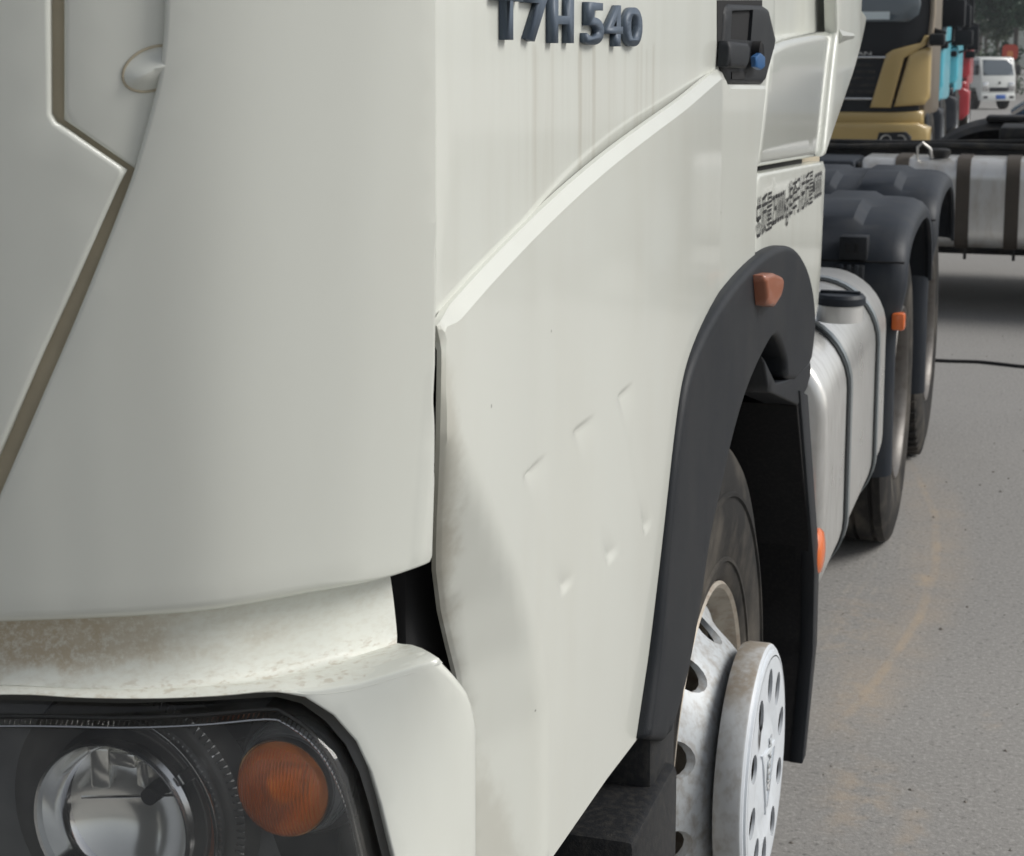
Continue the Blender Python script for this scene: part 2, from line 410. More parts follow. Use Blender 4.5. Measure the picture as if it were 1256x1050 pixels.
    th_ = thick if callable(thick) else (lambda u, v: thick)
    for i in range(n): V.append(S.pos(P[i][0], P[i][1], rr[i] * (0.62 if chamfer else 1) + th_(*P[i])))
    for i in range(n):
        j = (i + 1) % n
        if bi[i] is not None and bi[j] is not None: F.append((bi[i], b + i, b + j, bi[j]))
    for H in hs:
        b = len(V)
        for p in H: V.append(S.pos(p[0], p[1], 0.0003))
        for p in H: V.append(S.pos(p[0], p[1], thick))
        m = len(H)
        for i in range(m): F.append((b + i, b + (i + 1) % m, b + m + (i + 1) % m, b + m + i))
    return mk(name, V, F, material, parent, ang)
def loft(name, rows, material, parent=None, smooth=50, closed=False):
    n = len(rows[0]); V = [p for r in rows for p in r]; F = []
    for i in range(len(rows) - 1):
        for k in range(n - 1 + (1 if closed else 0)): F.append((i * n + k, i * n + (k + 1) % n, (i + 1) * n + (k + 1) % n, (i + 1) * n + k))
    return mk(name, V, F, material, parent, smooth)
def resample(pts, n):
    pts = [Vector(p) for p in pts]; L = [0.0]
    for a, b in zip(pts, pts[1:]): L.append(L[-1] + (b - a).length)
    out = []; j = 0
    for k in range(n):
        t = L[-1] * k / (n - 1)
        while j < len(L) - 2 and L[j + 1] < t: j += 1
        out.append(pts[j].lerp(pts[j + 1], (t - L[j]) / max(1e-9, L[j + 1] - L[j])))
    return out
def thing(name, loc, label, cat, group=None):
    o = bpy.data.objects.new(name, None); COL.objects.link(o); o.location = loc; o.empty_display_size = 0.3
    o['label'] = label; o['category'] = cat
    if group: o['group'] = group
    bpy.context.view_layer.update()
    return o
def tag(o, label, cat, group=None):
    o['label'] = label; o['category'] = cat
    if group: o['group'] = group
    return o
def text_mesh(s, y0, y1, z0, z1, x, thick, material, parent, name='letter', bold=0.0, fill=1.0):
    """lettering on a body side: each character its own mesh, the line fitted to the given span"""
    cu = bpy.data.curves.new('text', 'FONT'); cu.body = s; cu.size = 1; cu.extrude = 0; cu.offset = bold; cu.resolution_u = 6
    ob = bpy.data.objects.new('text', cu); COL.objects.link(ob); bpy.context.view_layer.update()
    me = bpy.data.meshes.new_from_object(ob.evaluated_get(bpy.context.evaluated_depsgraph_get()))
    bpy.data.objects.remove(ob)
    bm = bmesh.new(); bm.from_mesh(me)
    xs = [v.co.x for v in bm.verts]; ys = [v.co.y for v in bm.verts]
    a, b, c, d = min(xs), max(xs), min(ys), max(ys)
    V = [Vector((x, y0 + (v.co.x - a) / (b - a) * (y1 - y0), z0 + (v.co.y - c) / (d - c) * (z1 - z0))) for v in bm.verts]
    for v, p in zip(bm.verts, V): v.co = p
    if thick:
        res = bmesh.ops.extrude_face_region(bm, geom=list(bm.faces))
        for g in res['geom']:
            if isinstance(g, bmesh.types.BMVert): g.co.x += thick
    bmesh.ops.recalc_face_normals(bm, faces=bm.faces)
    out = bpy.data.meshes.new(name); bm.to_mesh(out); bm.free(); bpy.data.meshes.remove(me)
    return link(name, out, material, parent)

# ================================================================== GROUND
STX, STY, STR = 0.13 - 6.0, 5.45, 6.0
m_ground = mat('asphalt', (0.268, 0.260, 0.247), 0.85, var=0.16, vscale=1.1, bump=0.6, bscale=160)
def grains(nt): return rng(nt, nz(nt, 85, 4), 0.45, 0.72, 0, 0.65)
add_mask(m_ground, grains, (0.42, 0.41, 0.39))
def pits(nt): return rng(nt, nz(nt, 60, 4), 0.56, 0.70, 0, 0.7)
add_mask(m_ground, pits, (0.10, 0.097, 0.093))
def blot(nt): return rng(nt, nz(nt, 0.55, 5), 0.5, 0.75, 0, 0.35)
add_mask(m_ground, blot, (0.19, 0.184, 0.175))
def arc(nt):
    x, y, z = coords(nt)
    d = mth(nt, 'SQRT', mth(nt, 'ADD', mth(nt, 'POWER', mth(nt, 'SUBTRACT', x, STX), 2), mth(nt, 'POWER', mth(nt, 'SUBTRACT', y, STY), 2)))
    e = mth(nt, 'ABSOLUTE', mth(nt, 'SUBTRACT', mth(nt, 'SUBTRACT', d, STR), mth(nt, 'MULTIPLY', mth(nt, 'SUBTRACT', nz(nt, 2.5), 0.5), 0.05)))
    band = mth(nt, 'MAXIMUM', rng(nt, e, 0.004, 0.03, 1, 0), rng(nt, e, 0.02, 0.16, 0.45, 0))
    lim = mth(nt, 'MULTIPLY', rng(nt, y, 3.9, 4.5), rng(nt, y, 6.4, 7.2, 1, 0))
    return mth(nt, 'MULTIPLY', mth(nt, 'MULTIPLY', band, lim), rng(nt, nz(nt, 5, 8), 0.30, 0.70, 0.15, 0.7))
add_mask(m_ground, arc, (0.44, 0.345, 0.245))
def tracks(nt):        # faint swept tyre marks beside the dust arc
    x, y, z = coords(nt)
    d = mth(nt, 'SQRT', mth(nt, 'ADD', mth(nt, 'POWER', mth(nt, 'SUBTRACT', x, STX), 2), mth(nt, 'POWER', mth(nt, 'SUBTRACT', y, STY), 2)))
    w = mth(nt, 'SINE', mth(nt, 'MULTIPLY', mth(nt, 'ADD', d, mth(nt, 'MULTIPLY', nz(nt, 1.5), 0.06)), 150))
    lim = mth(nt, 'MULTIPLY', mth(nt, 'MULTIPLY', rng(nt, d, STR - 0.35, STR - 0.2), rng(nt, d, STR - 0.05, STR, 1, 0)), mth(nt, 'MULTIPLY', rng(nt, y, 3.6, 4.6), rng(nt, y, 5.6, 6.4, 1, 0)))
    return mth(nt, 'MULTIPLY', mth(nt, 'MULTIPLY', rng(nt, w, 0.2, 0.9), lim), rng(nt, nz(nt, 6, 6), 0.45, 0.7, 0, 0.25))
add_mask(m_ground, tracks, (0.44, 0.40, 0.34))
def patches(nt):
    x, y, z = coords(nt); tot = None
    for cx, cy, rx, ry, k in ((0.10, 5.42, 0.05, 0.10, 0.8), (0.03, 4.35, 0.10, 0.35, 0.45), (0.09, 3.75, 0.12, 0.30, 0.5), (0.22, 3.6, 0.05, 0.3, 0.35), (0.36, 4.3, 0.04, 0.08, 0.5), (-0.06, 4.9, 0.12, 0.5, 0.35)):
        q = mth(nt, 'SQRT', mth(nt, 'ADD', mth(nt, 'POWER', mth(nt, 'DIVIDE', mth(nt, 'SUBTRACT', x, cx), rx), 2), mth(nt, 'POWER', mth(nt, 'DIVIDE', mth(nt, 'SUBTRACT', y, cy), ry), 2)))
        g = rng(nt, q, 0.1, 1.1, k, 0); tot = g if tot is None else mth(nt, 'MAXIMUM', tot, g)
    return mth(nt, 'MULTIPLY', tot, rng(nt, nz(nt, 12, 8), 0.38, 0.68))
add_mask(m_ground, patches, (0.44, 0.345, 0.245))
def ground_z(y): 
    t = min(1, max(0, (y - 33) / 47)); return -1.12 * t * t * (3 - 2 * t) if y < 80 else -1.12
ys = [-60, -5, 0, 3, 6, 10, 15, 22, 30, 33, 36, 40, 45, 50, 55, 60, 65, 70, 75, 80, 100, 150, 230, 300, 440]
xs = [-320, -150, -80, -30, -10, -4, 0, 4, 10, 30, 80, 150, 320]
V = [(x, y, ground_z(y)) for y in ys for x in xs]; nx = len(xs)
F = [(j * nx + i, j * nx + i + 1, (j + 1) * nx + i + 1, (j + 1) * nx + i) for j in range(len(ys) - 1) for i in range(nx - 1)]
g = mk('ground', V, F, m_ground); g['kind'] = 'structure'

# ================================================================== THE WHITE TRUCK
YF, YR1, YR2, ZA = 2.66, 5.885, 7.235, 0.52
truck = thing('semi_truck', (-1.25, 3.5, 0), 'white cab-over tractor truck close up, showing headlight corner, door and front wheel', 'truck')

# plan curve of the cab front corner
fp = [(-1.3, 0.84), (-0.8, 0.865), (-0.55, 0.91), (-0.40, 0.955)]
fp += [(p.x, p.y) for p in (at_z(q[0], q[1], 1.295) for q in ((0, 768), (90, 765), (150, 762), (270, 752), (400, 728), (460, 713.5), (505, 700.5)))]
fp = smooth_line(fp, 5)
tip = at_z(505, 700.5, 1.295)
fp += [(tip.x + 0.004, tip.y + 0.006), (tip.x + 0.0055, tip.y + 0.014), (tip.x + 0.006, tip.y + 0.06), (tip.x + 0.006, tip.y + 0.12)]
LEAN = lambda v: 0.13 * (1.295 - v)          # the corner leans out towards the top
FP = Plan(fp, lambda u, v: LEAN(v)); s_tip = FP.uv(503, 600)[0]
# corner panel
left_edge = smooth_line([(206, -520), (205, -60), (203, 0), (201, 45), (195, 95), (184, 140), (170, 190), (160, 222), (130, 300), (95, 385), (50, 490), (0, 605), (-50, 722), (-72, 769)], 3)
bottom = smooth_line([(-72, 769), (0, 768), (150, 762), (270, 752), (400, 728), (470, 711), (505, 700), (531, 690)], 3)
cp_poly = left_edge + bottom[1:] + [(535, 560), (537, 400), (537, 0), (537, -520)]
panel('corner_panel', FP, cp_poly, lambda u, v: (0.003 + (0.009 * sst(s_tip - 0.01, s_tip - 0.10, u) if v < 1.335 else 0)), 0.014, m_front, truck, grid=0.015, extra=[(q, 1.30 + 0.012 * k) for q in FP.s[-5:-1] + [FP.s[-5] - 0.006] for k in range(70)])
# front panel left of the groove
fr_poly = [(-1000, -520), (61, -520), (61, 0), (62, 140), (68, 150), (84, 160), (156, 209), (146, 228), (114, 300), (76, 383), (30, 486), (-18, 596), (-70, 715), (-92, 768), (-1000, 795)]
panel('front_panel', FP, fr_poly, 0.004, 0.010, m_front, truck, grid=0.025)
# inset panel with the oval cover
u0 = FP.uv(78, 80)[0]
FPi = Plan(fp, lambda u, v: LEAN(v) + 0.003 + min(0.005, max(0, u - u0 - 0.02) * 0.15))
up = panel('upper_inset_panel', FPi, [(78, -520), (78, 0), (78, 147), (168, 209), (215, 225), (250, 100), (250, -520)], 0.003, 0.012, m_front, truck, grid=0.02)
FPb = Plan(fp, lambda u, v: LEAN(v) + 0.010)
panel('groove_backing', FPb, [(-1000, -520), (500, -520), (480, 560), (0, 690), (-60, 730), (-1000, 730)], 0.0, 0.01, m_groove, truck, grid=0.06)
# oval cover: gasket ring and a roof shaped grip
ou, ov = FPi.uv(189, 84); a_, b_ = 0.0165, 0.0170
def oval(t, k=1.0): 
    p, q = math.cos(t) * a_ * 1.25 * k, math.sin(t) * b_ * 0.80 * k; c, s = math.cos(R(28)), math.sin(R(28)); return (ou + p * c - q * s, ov + p * s + q * c)
tube('oval_gasket', [FPi.pos(*oval(2 * math.pi * k / 40), -0.0005) for k in range(40)], 0.0009, m_groove, up, closed=True, n=8)
rows = []
for k, h in ((1.0, 0.0), (0.8, 0.0045), (0.55, 0.0075), (0.25, 0.0085), (0.01, 0.009)):
    row = []
    for j in range(40):
        t = 2 * math.pi * j / 40; p = oval(t, k)
        w = -math.sin(t) * k; ridge = max(0.0, 1 - abs(w - 0.1) * 1.2)
        row.append(FPi.pos(p[0], p[1], -h * ridge - 0.0002))
    rows.append(row)
loft('oval_cover', rows, m_front, up, closed=True, smooth=50)

# bumper corner, ledge and neck
bp = [(-1.3, 0.815), (-0.8, 0.84), (-0.55, 0.885), (-0.40, 0.93), (-0.26, 0.985), (-0.15, 1.032), (-0.07, 1.076), (-0.015, 1.108), (0.015, 1.132), (0.034, 1.157), (0.043, 1.180), (0.045, 1.200)]
BLEAN = lambda v: 0.30 * (v - 1.19)           # the bumper leans back towards the top
_b = Plan(smooth_line(bp, 6)); BFADE = lambda u: sst(_b.s[-1] - 0.02, _b.s[-1] - 0.13, u)
BP = Plan(smooth_line(bp, 6), lambda u, v: BLEAN(v) * BFADE(u))
crest = [(-500, 872), (-250, 862), (0, 852), (95, 856), (191, 857), (280, 853), (334, 847), (390, 846), (440, 838), (490, 823), (538, 806)]
s_sil, z_sil = BP.uv(584, 870)
face = [(326, 851), (342, 850), (374, 856), (409, 878), (437, 910), (455, 948), (467, 988), (485, 1060), (505, 1150), (515, 1300)]
fuv = [BP.uv(*q) for q in face]
fuv += [(BP.s[-1] - 0.001, fuv[-1][1]), (BP.s[-1] - 0.001, z_sil - 0.005)] + [BP.uv(*q) for q in ((584, 868), (576, 846), (562, 829), (540, 808))] + [BP.uv(*q) for q in ((515, 815), (490, 823), (440, 838), (390, 846), (345, 847.5))]
panel('bumper_corner', BP, fuv, lambda u, v: 0.008 if u > BP.uv(548, 850)[0] else 0.002, 0.02, m_white, truck, grid=0.012, px=False)
NC = 48
FPn = Plan(fp, lambda u, v: 0.016)
c0 = resample([FPn.pos(*FPn.uv(*q), 0) for q in smooth_line([(-500, 850), (-80, 843), (0, 841), (95, 845), (191, 845), (270, 840), (334, 832), (420, 811), (488, 790)], 4)], NC)
cr_l = smooth_line(crest, 4)
c1 = resample([BP.pos(*BP.uv(*q), 0.007 * sst(300, 420, q[0])) for q in cr_l], NC)
c2 = resample([BP.pos(*BP.uv(q[0] + 5 * sst(480, 538, q[0]), q[1] + 7 * sst(300, 420, q[0])), -0.0002) for q in cr_l], NC)
cm = [(a + b) / 2 + Vector((0.0005, -0.0005, 0.0007)) for a, b in zip(c1, c2)]
FPt = Plan(fp, lambda u, v: 0.024)
ct = resample([FPt.pos(*FPt.uv(*q), 0) for q in smooth_line([(-500, 770), (-80, 752), (0, 750), (191, 742), (334, 724), (420, 706), (476, 690)], 4)], NC)
rows = [[p + Vector((0, 0.01, 0.05)) for p in ct], ct]
for t in (0.25, 0.5, 0.75, 0.9): rows.append([a.lerp(b, t) + Vector((0.3, -1, 0)) * (-0.006 * math.sin(math.pi * t)) for a, b in zip(ct, c0)])
rows.append([a + Vector((0, -0.002, 0.0015)) for a in c0])
for t in (0.12, 0.4, 0.7, 0.9): rows.append([a.lerp(b, t) + Vector((0, 0, 0.003 * math.sin(math.pi * t))) for a, b in zip(c0, c1)])
rows.append(c1); rows.append(cm); rows.append(c2)
def brown(nt):
    x, y, z = coords(nt)
    a = rng(nt, mth(nt, 'ADD', x, mth(nt, 'MULTIPLY', mth(nt, 'SUBTRACT', nz(nt, 24, 8), 0.5), 0.22)), -0.25, -0.06, 1, 0)
    b = rng(nt, mth(nt, 'ADD', z, mth(nt, 'MULTIPLY', mth(nt, 'SUBTRACT', nz(nt, 70, 6), 0.5), 0.03)), 1.245, 1.262)
    return mth(nt, 'MULTIPLY', mth(nt, 'MULTIPLY', a, b), rng(nt, nz(nt, 160, 6, rough=0.8), 0.35, 0.55, 0.3, 0.75))
add_mask(m_neck, brown, (0.36, 0.27, 0.16))
def brown2(nt):
    x, y, z = coords(nt)
    return mth(nt, 'MULTIPLY', rng(nt, z, 1.252, 1.235, 0.0, 1.0), rng(nt, nz(nt, 110, 8, (1, 1, 3)), 0.5, 0.68, 0, 0.4))
add_mask(m_neck, brown2, (0.30, 0.21, 0.12))
loft('bumper_neck', rows, m_neck, truck, smooth=60)
# end wall of the ledge towards the door (keeps the bumper closed)
box('bumper_core', (-1.2, 1.24, 0.45), (-0.06, 1.34, 1.12), m_dark, truck, 0.01)
box('cab_underbody', (-2.4, 1.34, 0.95), (-0.07, 2.02, 1.60), m_dark, truck, 0.01)
box('cab_body', (-2.44, 1.62, 1.62), (-0.10, 3.44, 3.45), m_white, truck, 0.05)
box('cab_rear_lower', (-2.44, 2.9, 1.15), (-0.03, 3.42, 1.60), m_dark, truck, 0.01)

# headlight ---------------------------------------------------------------
hl_poly = [(-500, 868), (-250, 868), (0, 857), (150, 861), (250, 858), (336, 853), (371, 860), (404, 883), (431, 914), (449, 951), (461, 991), (479, 1062), (498, 1150), (508, 1300), (-500, 1300)]
HL = bpy.data.objects.new('headlight', None); COL.objects.link(HL); HL.parent = truck; HL.matrix_parent_inverse = Matrix.Translation(-truck.location)
BPi = Plan(smooth_line(bp, 6), lambda u, v: BLEAN(v) * BFADE(u) + 0.004 + 5.0 * max(0, v - 1.17) ** 2)
panel('lens', BPi, hl_poly, 0.030, 0.002, m_lens, HL, grid=0.02, seg=5)
def shrink(poly, d):
    c = (0, 1080); return [(p[0] + (c[0] - p[0]) * d, p[1] + (c[1] - p[1]) * d) for p in poly]
panel('lens_seal', BPi, [(-500, 866), (0, 855), (150, 859), (250, 856), (338, 851), (373, 858), (407, 881), (434, 912), (452, 950), (464, 990), (482, 1062), (501, 1150), (511, 1300), (495, 1300), (487, 1150), (468, 1062), (451, 994), (439, 955), (422, 920), (397, 891), (367, 869), (336, 861), (250, 866), (150, 869), (0, 865), (-500, 876)], 0, 0.02, m_housing, HL, grid=0.03).location = (0, 0, 0)
HL.children[-1].data.transform(Matrix.Translation((-0.003, 0.010, 0)))
# ridged light-guide strip along the upper and outer lens border
top_line = smooth_line([(-300, 892), (0, 887), (150, 889), (250, 885), (330, 878), (352, 884), (382, 905), (404, 932), (420, 964), (432, 1000), (448, 1066), (470, 1160)], 6)
for w in range(2):
    tube('light_strip', resample([BPi.pos(*BPi.uv(q[0], q[1] + (0 if w == 0 else 15)), 0.013 + 0.004 * w) for q in top_line], 60), 0.0018 - 0.0008 * w, m_chrome_s if w else m_housing, HL, n=6)
tk = resample([BPi.pos(*BPi.uv(q[0], q[1] + 3), 0.012) for q in top_line], 150); tk2 = resample([BPi.pos(*BPi.uv(q[0] - 3, q[1] + 13), 0.016) for q in top_line], 150)
V, F = [], []
for i in range(0, 150):
    a, b = tk[i], tk2[i]; d = (tk[min(i + 1, 149)] - tk[max(0, i - 1)]).normalized() * 0.0006; n = Vector((0.1, -0.9, 0.4)) * 0.0008
    k = len(V); V += [a - d, a + n, a + d, b - d, b + n, b + d]; F += [(k, k + 1, k + 4, k + 3), (k + 1, k + 2, k + 5, k + 4)]
rb = mk('lens_ribbing', V, F, m_chrome_s, HL, 20); rb['kind'] = 'stuff'
# dark housing behind: an open bowl following the lens
hb = densify([BPi.uv(*q) for q in shrink(hl_poly, 0.015)], 0.03)
rows = [[BPi.pos(u, v, 0.014) for u, v in hb], [BPi.pos(u, v - 0.004, 0.08) for u, v in hb], [BPi.pos(u, v - 0.006, 0.22) for u, v in hb]]
n_ = len(hb); V = [p for r_ in rows for p in r_]; F = [(i * n_ + k, i * n_ + (k + 1) % n_, (i + 1) * n_ + (k + 1) % n_, (i + 1) * n_ + k) for i in range(2) for k in range(n_)] + [tuple(range(2 * n_, 3 * n_))]
mk('housing', V, F, m_housing, HL, 30)
def ring_at(px, py, Y): return at_y(px, py, Y)
ctr = at_y(140, 1010, 1.10); rad = (at_y(238, 1010, 1.10) - at_y(42, 1010, 1.10)).length / 2 * 0.955
def Yl(name, prof, c, m, n=64): return lathe(name, prof, c, m, HL, n=n, axis='Y')
Yl('bowl_ring', [(-0.004, rad * 1.0), (-0.007, rad * 0.985), (-0.006, rad * 0.955), (0.0, rad * 0.94), (0.004, rad * 0.99)], ctr, m_chrome_s)
Yl('bowl_shroud', [(-0.002, rad * 0.95), (0.012, rad * 0.90), (0.022, rad * 0.86), (0.026, rad * 0.80)], ctr, m_chrome)
RS = 1.12 * rad
Yl('reflector_bowl', [(0.022 + math.sqrt(RS ** 2 - (k * rad) ** 2) - math.sqrt(RS ** 2 - (0.86 * rad) ** 2), max(0.0005, k * rad)) for k in (0.86, 0.8, 0.72, 0.62, 0.5, 0.38, 0.25, 0.12, 0.0)], ctr, m_bowl)
# reflector step shapes in the bowl
for (dx, dz, w, h, t) in ((-0.030, 0.030, 0.016, 0.034, 0.2), (0.012, 0.030, 0.014, 0.022, -0.3), (-0.008, 0.040, 0.024, 0.012, 0.0)):
    p = ctr + Vector((dx, 0.030, dz)); box('reflector_facet', p - Vector((w / 2, 0.003, h / 2)), p + Vector((w / 2, 0.012, h / 2)), m_bowl, HL, 0.002, rotz=t)
Yl('bulb_cap', [(-0.004, 0.0005), (-0.004, 0.007), (0.02, 0.008), (0.045, 0.008)], ctr + Vector((0.022, 0.02, 0.018)), m_dark, 24)
tube('bulb_stay', [ctr + Vector((-0.045, 0.026, 0.004)), ctr + Vector((0.0, 0.024, 0.012)), ctr + Vector((0.05, 0.026, 0.02))], 0.0015, m_chrome, HL, n=8)
# outer decorative arc with an amber reflector
def arcpart(name, r0, r1, a0, a1, y0, y1, m):
    prof = []; V, F = [], []; N = 24
    for k in range(N + 1):
        t = R(a0 + (a1 - a0) * k / N); c, s = math.cos(t), math.sin(t)
        for (rr_, yy) in ((r0, y0), (r0, y1), (r1, y1), (r1, y0)): V.append(ctr + Vector((rr_ * c, yy, rr_ * s)))
    for k in range(N):
        for j in range(4): F.append((k * 4 + j, k * 4 + (j + 1) % 4, (k + 1) * 4 + (j + 1) % 4, (k + 1) * 4 + j))
    F += [(0, 1, 2, 3), tuple(N * 4 + j for j in range(4))]
    return mk(name, V, F, m, HL, 30, 0.0006)
arcpart('outer_arc', rad * 1.26, rad * 1.31, -60, 80, 0.0, 0.012, m_chrome_s)
arcpart('outer_arc', rad * 1.10, rad * 1.125, -60, 110, 0.008, 0.02, m_housing)
arcpart('amber_reflector', rad * 1.06, rad * 1.25, -18, 30, 0.014, 0.022, m_amber_d)
arcpart('arc_clip', rad * 1.02, rad * 1.28, 33, 40, 0.0, 0.02, m_chrome)
arcpart('arc_highlight', rad * 1.27, rad * 1.32, 55, 70, -0.001, 0.004, m_chrome)
tick = []
V, F = [], []
for k in range(46):
    t = R(-60 + 150 * k / 45); p = ctr + Vector((rad * 1.46 * math.cos(t), 0.018, rad * 1.46 * math.sin(t))); d = Vector((math.cos(t), 0, math.sin(t))) * 0.004; w = Vector((-math.sin(t), 0, math.cos(t))) * 0.0009
    b = len(V); V += [p - d - w, p + d - w, p + d + w, p - d + w, p - Vector((0, .0012, 0))]; F += [(b, b + 1, b + 4), (b + 1, b + 2, b + 4), (b + 2, b + 3, b + 4), (b + 3, b, b + 4)]
o = mk('bezel_teeth', V, F, m_chrome_s, HL, 10); o['kind'] = 'stuff'
Yl('bezel_disc', [(0.022, rad * 1.05), (0.016, rad * 1.3), (0.020, rad * 1.5), (0.04, rad * 1.56)], ctr, m_housing)
# turn signal
tc_ = at_y(347, 967, 1.115); tr_ = (at_y(404, 967, 1.115) - at_y(291, 967, 1.115)).length / 2 * 0.955
m_turn = mat('turn_signal_amber', (1.0, 0.30, 0.03), 0.12, coat=0.6)
m_ring = mat('bright_trim', (0.66, 0.68, 0.69), 0.30, metal=0.55)
nt = m_turn.node_tree; pr_ = nt.nodes['Principled BSDF']; pr_.inputs['Transmission Weight'].default_value = 0.7; pr_.inputs['IOR'].default_value = 1.15
Yl('turn_signal_lens', [(0.0, tr_), (-0.006, tr_ * 0.96), (-0.011, tr_ * 0.80), (-0.014, tr_ * 0.5), (-0.0155, tr_ * 0.2), (-0.016, 0.0002)], tc_, m_turn)
V, F = [], []
for k in range(-12, 13):
    h = math.sqrt(max(0, 1 - (k / 13) ** 2)) * tr_ * 0.93; xk = k / 13 * tr_ * 0.95
    for sgn in (-1, 1):
        pass
    pts_ = []
    for j in range(9):
        zz = -h + 2 * h * j / 8; q = min(1, math.hypot(xk, zz) / tr_); dep = -0.0165 * math.sqrt(max(0, 1 - q ** 2.2)) - 0.0003; pts_.append(tc_ + Vector((xk, dep, zz)))
    for j in range(9):
        V += [pts_[j] - Vector((0.0007, 0, 0)), pts_[j] - Vector((0, 0.0006, 0)), pts_[j] + Vector((0.0007, 0, 0))]
    b = len(V) - 27
    for j in range(8): F += [(b + 3 * j, b + 3 * j + 1, b + 3 * j + 4, b + 3 * j + 3), (b + 3 * j + 1, b + 3 * j + 2, b + 3 * j + 5, b + 3 * j + 4)]
o = mk('turn_signal_fluting', V, F, m_turn, HL, 60); o['kind'] = 'stuff'
lathe('turn_signal_bowl', [(0.002, tr_ * 0.98), (0.02, tr_ * 0.8), (0.035, tr_ * 0.4), (0.04, 0.0005)], tc_, m_bowl, HL, axis='Y')
for k in range(4):
    q0 = 1.005 + 0.060 * k; y0_ = 0.001 + 0.0075 * k
    Yl('turn_signal_ring', [(y0_ + 0.006, tr_ * (q0 - 0.01)), (y0_, tr_ * q0), (y0_ - 0.0012, tr_ * (q0 + 0.022)), (y0_ + 0.0005, tr_ * (q0 + 0.044)), (y0_ + 0.009, tr_ * (q0 + 0.050))], tc_, m_ring if k else m_chrome_s)
Yl('turn_signal_bezel', [(0.030, tr_ * 1.20), (0.036, tr_ * 1.4), (0.05, tr_ * 1.5), (0.07, tr_ * 1.55)], tc_, m_housing)

# door (upper skin) ---------------------------------------------------------
DX = -0.0125
D = Side(DX)
arch_top = smooth_line([(540, 400), (560, 378), (600, 333), (650, 281), (700, 233), (750, 190), (800, 152), (840, 123), (870, 98), (886, 85)], 4)
door_poly = [(526, -520), (526, 420), (600, 380), (700, 290), (800, 200), (885, 140), (945, 120), (951, 60), (950, -520)]
def streaks(nt):
    x, y, z = coords(nt)
    a = rng(nt, nz(nt, 1.0, 4, (1, 38, 1.2)), 0.48, 0.72)
    lim = mth(nt, 'MULTIPLY', rng(nt, z, 1.50, 1.62), rng(nt, z, 1.712, 1.70))
    return mth(nt, 'MULTIPLY', mth(nt, 'MULTIPLY', a, lim), mth(nt, 'MULTIPLY', mth(nt, 'MULTIPLY', rng(nt, y, 1.42, 1.5), rng(nt, y, 2.0, 2.15, 1, 0)), 0.16))
add_mask(m_door, streaks, (0.34, 0.29, 0.20))
def drips(nt):         # run marks straight under the foot of each letter
    x, y, z = coords(nt); tot = None
    for yc, w, k in ((1.530, 0.012, .5), (1.592, 0.008, .35), (1.690, 0.012, .75), (1.745, 0.012, .8), (1.96, 0.008, .4), (2.02, 0.01, .4)):
        yy = mth(nt, 'ADD', y, mth(nt, 'MULTIPLY', mth(nt, 'SUBTRACT', nz(nt, 9, 3), 0.5), 0.012))
        e = mth(nt, 'ABSOLUTE', mth(nt, 'SUBTRACT', yy, yc)); g_ = rng(nt, e, w * 0.2, w, k, 0); tot = g_ if tot is None else mth(nt, 'MAXIMUM', tot, g_)
    return mth(nt, 'MULTIPLY', mth(nt, 'MULTIPLY', tot, rng(nt, z, 1.50, 1.69, 0.08, 0.45)), rng(nt, z, 1.716, 1.708))
add_mask(m_door, drips, (0.36, 0.32, 0.24))
door = panel('door', D, door_poly, 0.004, 0.03, m_door, truck, grid=0.05)
# raised letters
spans = [('T', (609, 642), -10, 49), ('7', (647, 673), -7, 51), ('H', (679, 704), -4, 53), ('5', (720, 741), 3, 55), ('4', (745, 764), 6, 57), ('0', (768, 788), 9, 57)]
for ch, (xa, xb), ya, yb in spans:
    p0 = at_x(xa, yb, DX + 0.008); p1 = at_x(xb, yb, DX + 0.008); pt = at_x((xa + xb) / 2, ya, DX + 0.008); pb = at_x((xa + xb) / 2, yb, DX + 0.008)
    text_mesh(ch, p0.y, p1.y, pb.z, pt.z, DX + 0.0005, 0.0075, m_letter, door, 'letter', bold=0.022)

# lower side panel (proud) --------------------------------------------------
crz = [(at_x(a, b, 0).y, at_x(a, b, 0).z) for a, b in ((545, 480), (556, 530), (580, 580), (612, 650), (640, 720), (658, 790), (667, 880), (668, 1050), (668, 1300))]
def y_crease(z):
    if z >= crz[0][1]: return crz[0][0] - (z - crz[0][1]) * 0.4
    for (ya, za), (yb, zb) in zip(crz, crz[1:]):
        if zb <= z <= za: return ya + (yb - ya) * (za - z) / (za - zb)
    return crz[-1][0]
fins = []
for T, E_, B in (((641, 585), (664, 561), (684, 727)), ((697, 530), (718, 511), (736, 688)), ((748, 486), (763, 471), (780, 651))):
    t, e, b = at_x(*T, 0), at_x(*E_, 0), at_x(*B, 0); fins.append((Vector((t.y, t.z)), Vector((b.y - t.y, b.z - t.z)), Vector((e.y - t.y, e.z - t.z))))
def g5(y, z):
    d = y_crease(z) - y; w = 0.004
    r_ = 0.0 if d < -0.06 else -0.46 * 0.5 * (d + math.sqrt(d * d + w * w))
    r_ += 0.010 * math.sin(min(1, max(0, (y - 1.5) / 0.9)) * math.pi) * sst(0.8, 1.2, z)     # slight crown
    for T, A, Ed in fins:
        q = Vector((y, z)) - T; det = A.x * Ed.y - A.y * Ed.x; a = (q.x * Ed.y - q.y * Ed.x) / det; b = (A.x * q.y - A.y * q.x) / det
        if -0.15 < a < 1.25 and -0.6 < b < 3: 
            r_ -= 0.0042 * sst(-0.015, 0.03, a) * sst(1.05, 0.975, a) * sst(-0.06, 0.28, b) * sst(1.5 - 0.6 * a, 0.2, b) * (0.05 + 0.95 * abs(2 * min(1, max(0, a)) - 1) ** 5)
    return r_
S5 = Side(0.0, g5)
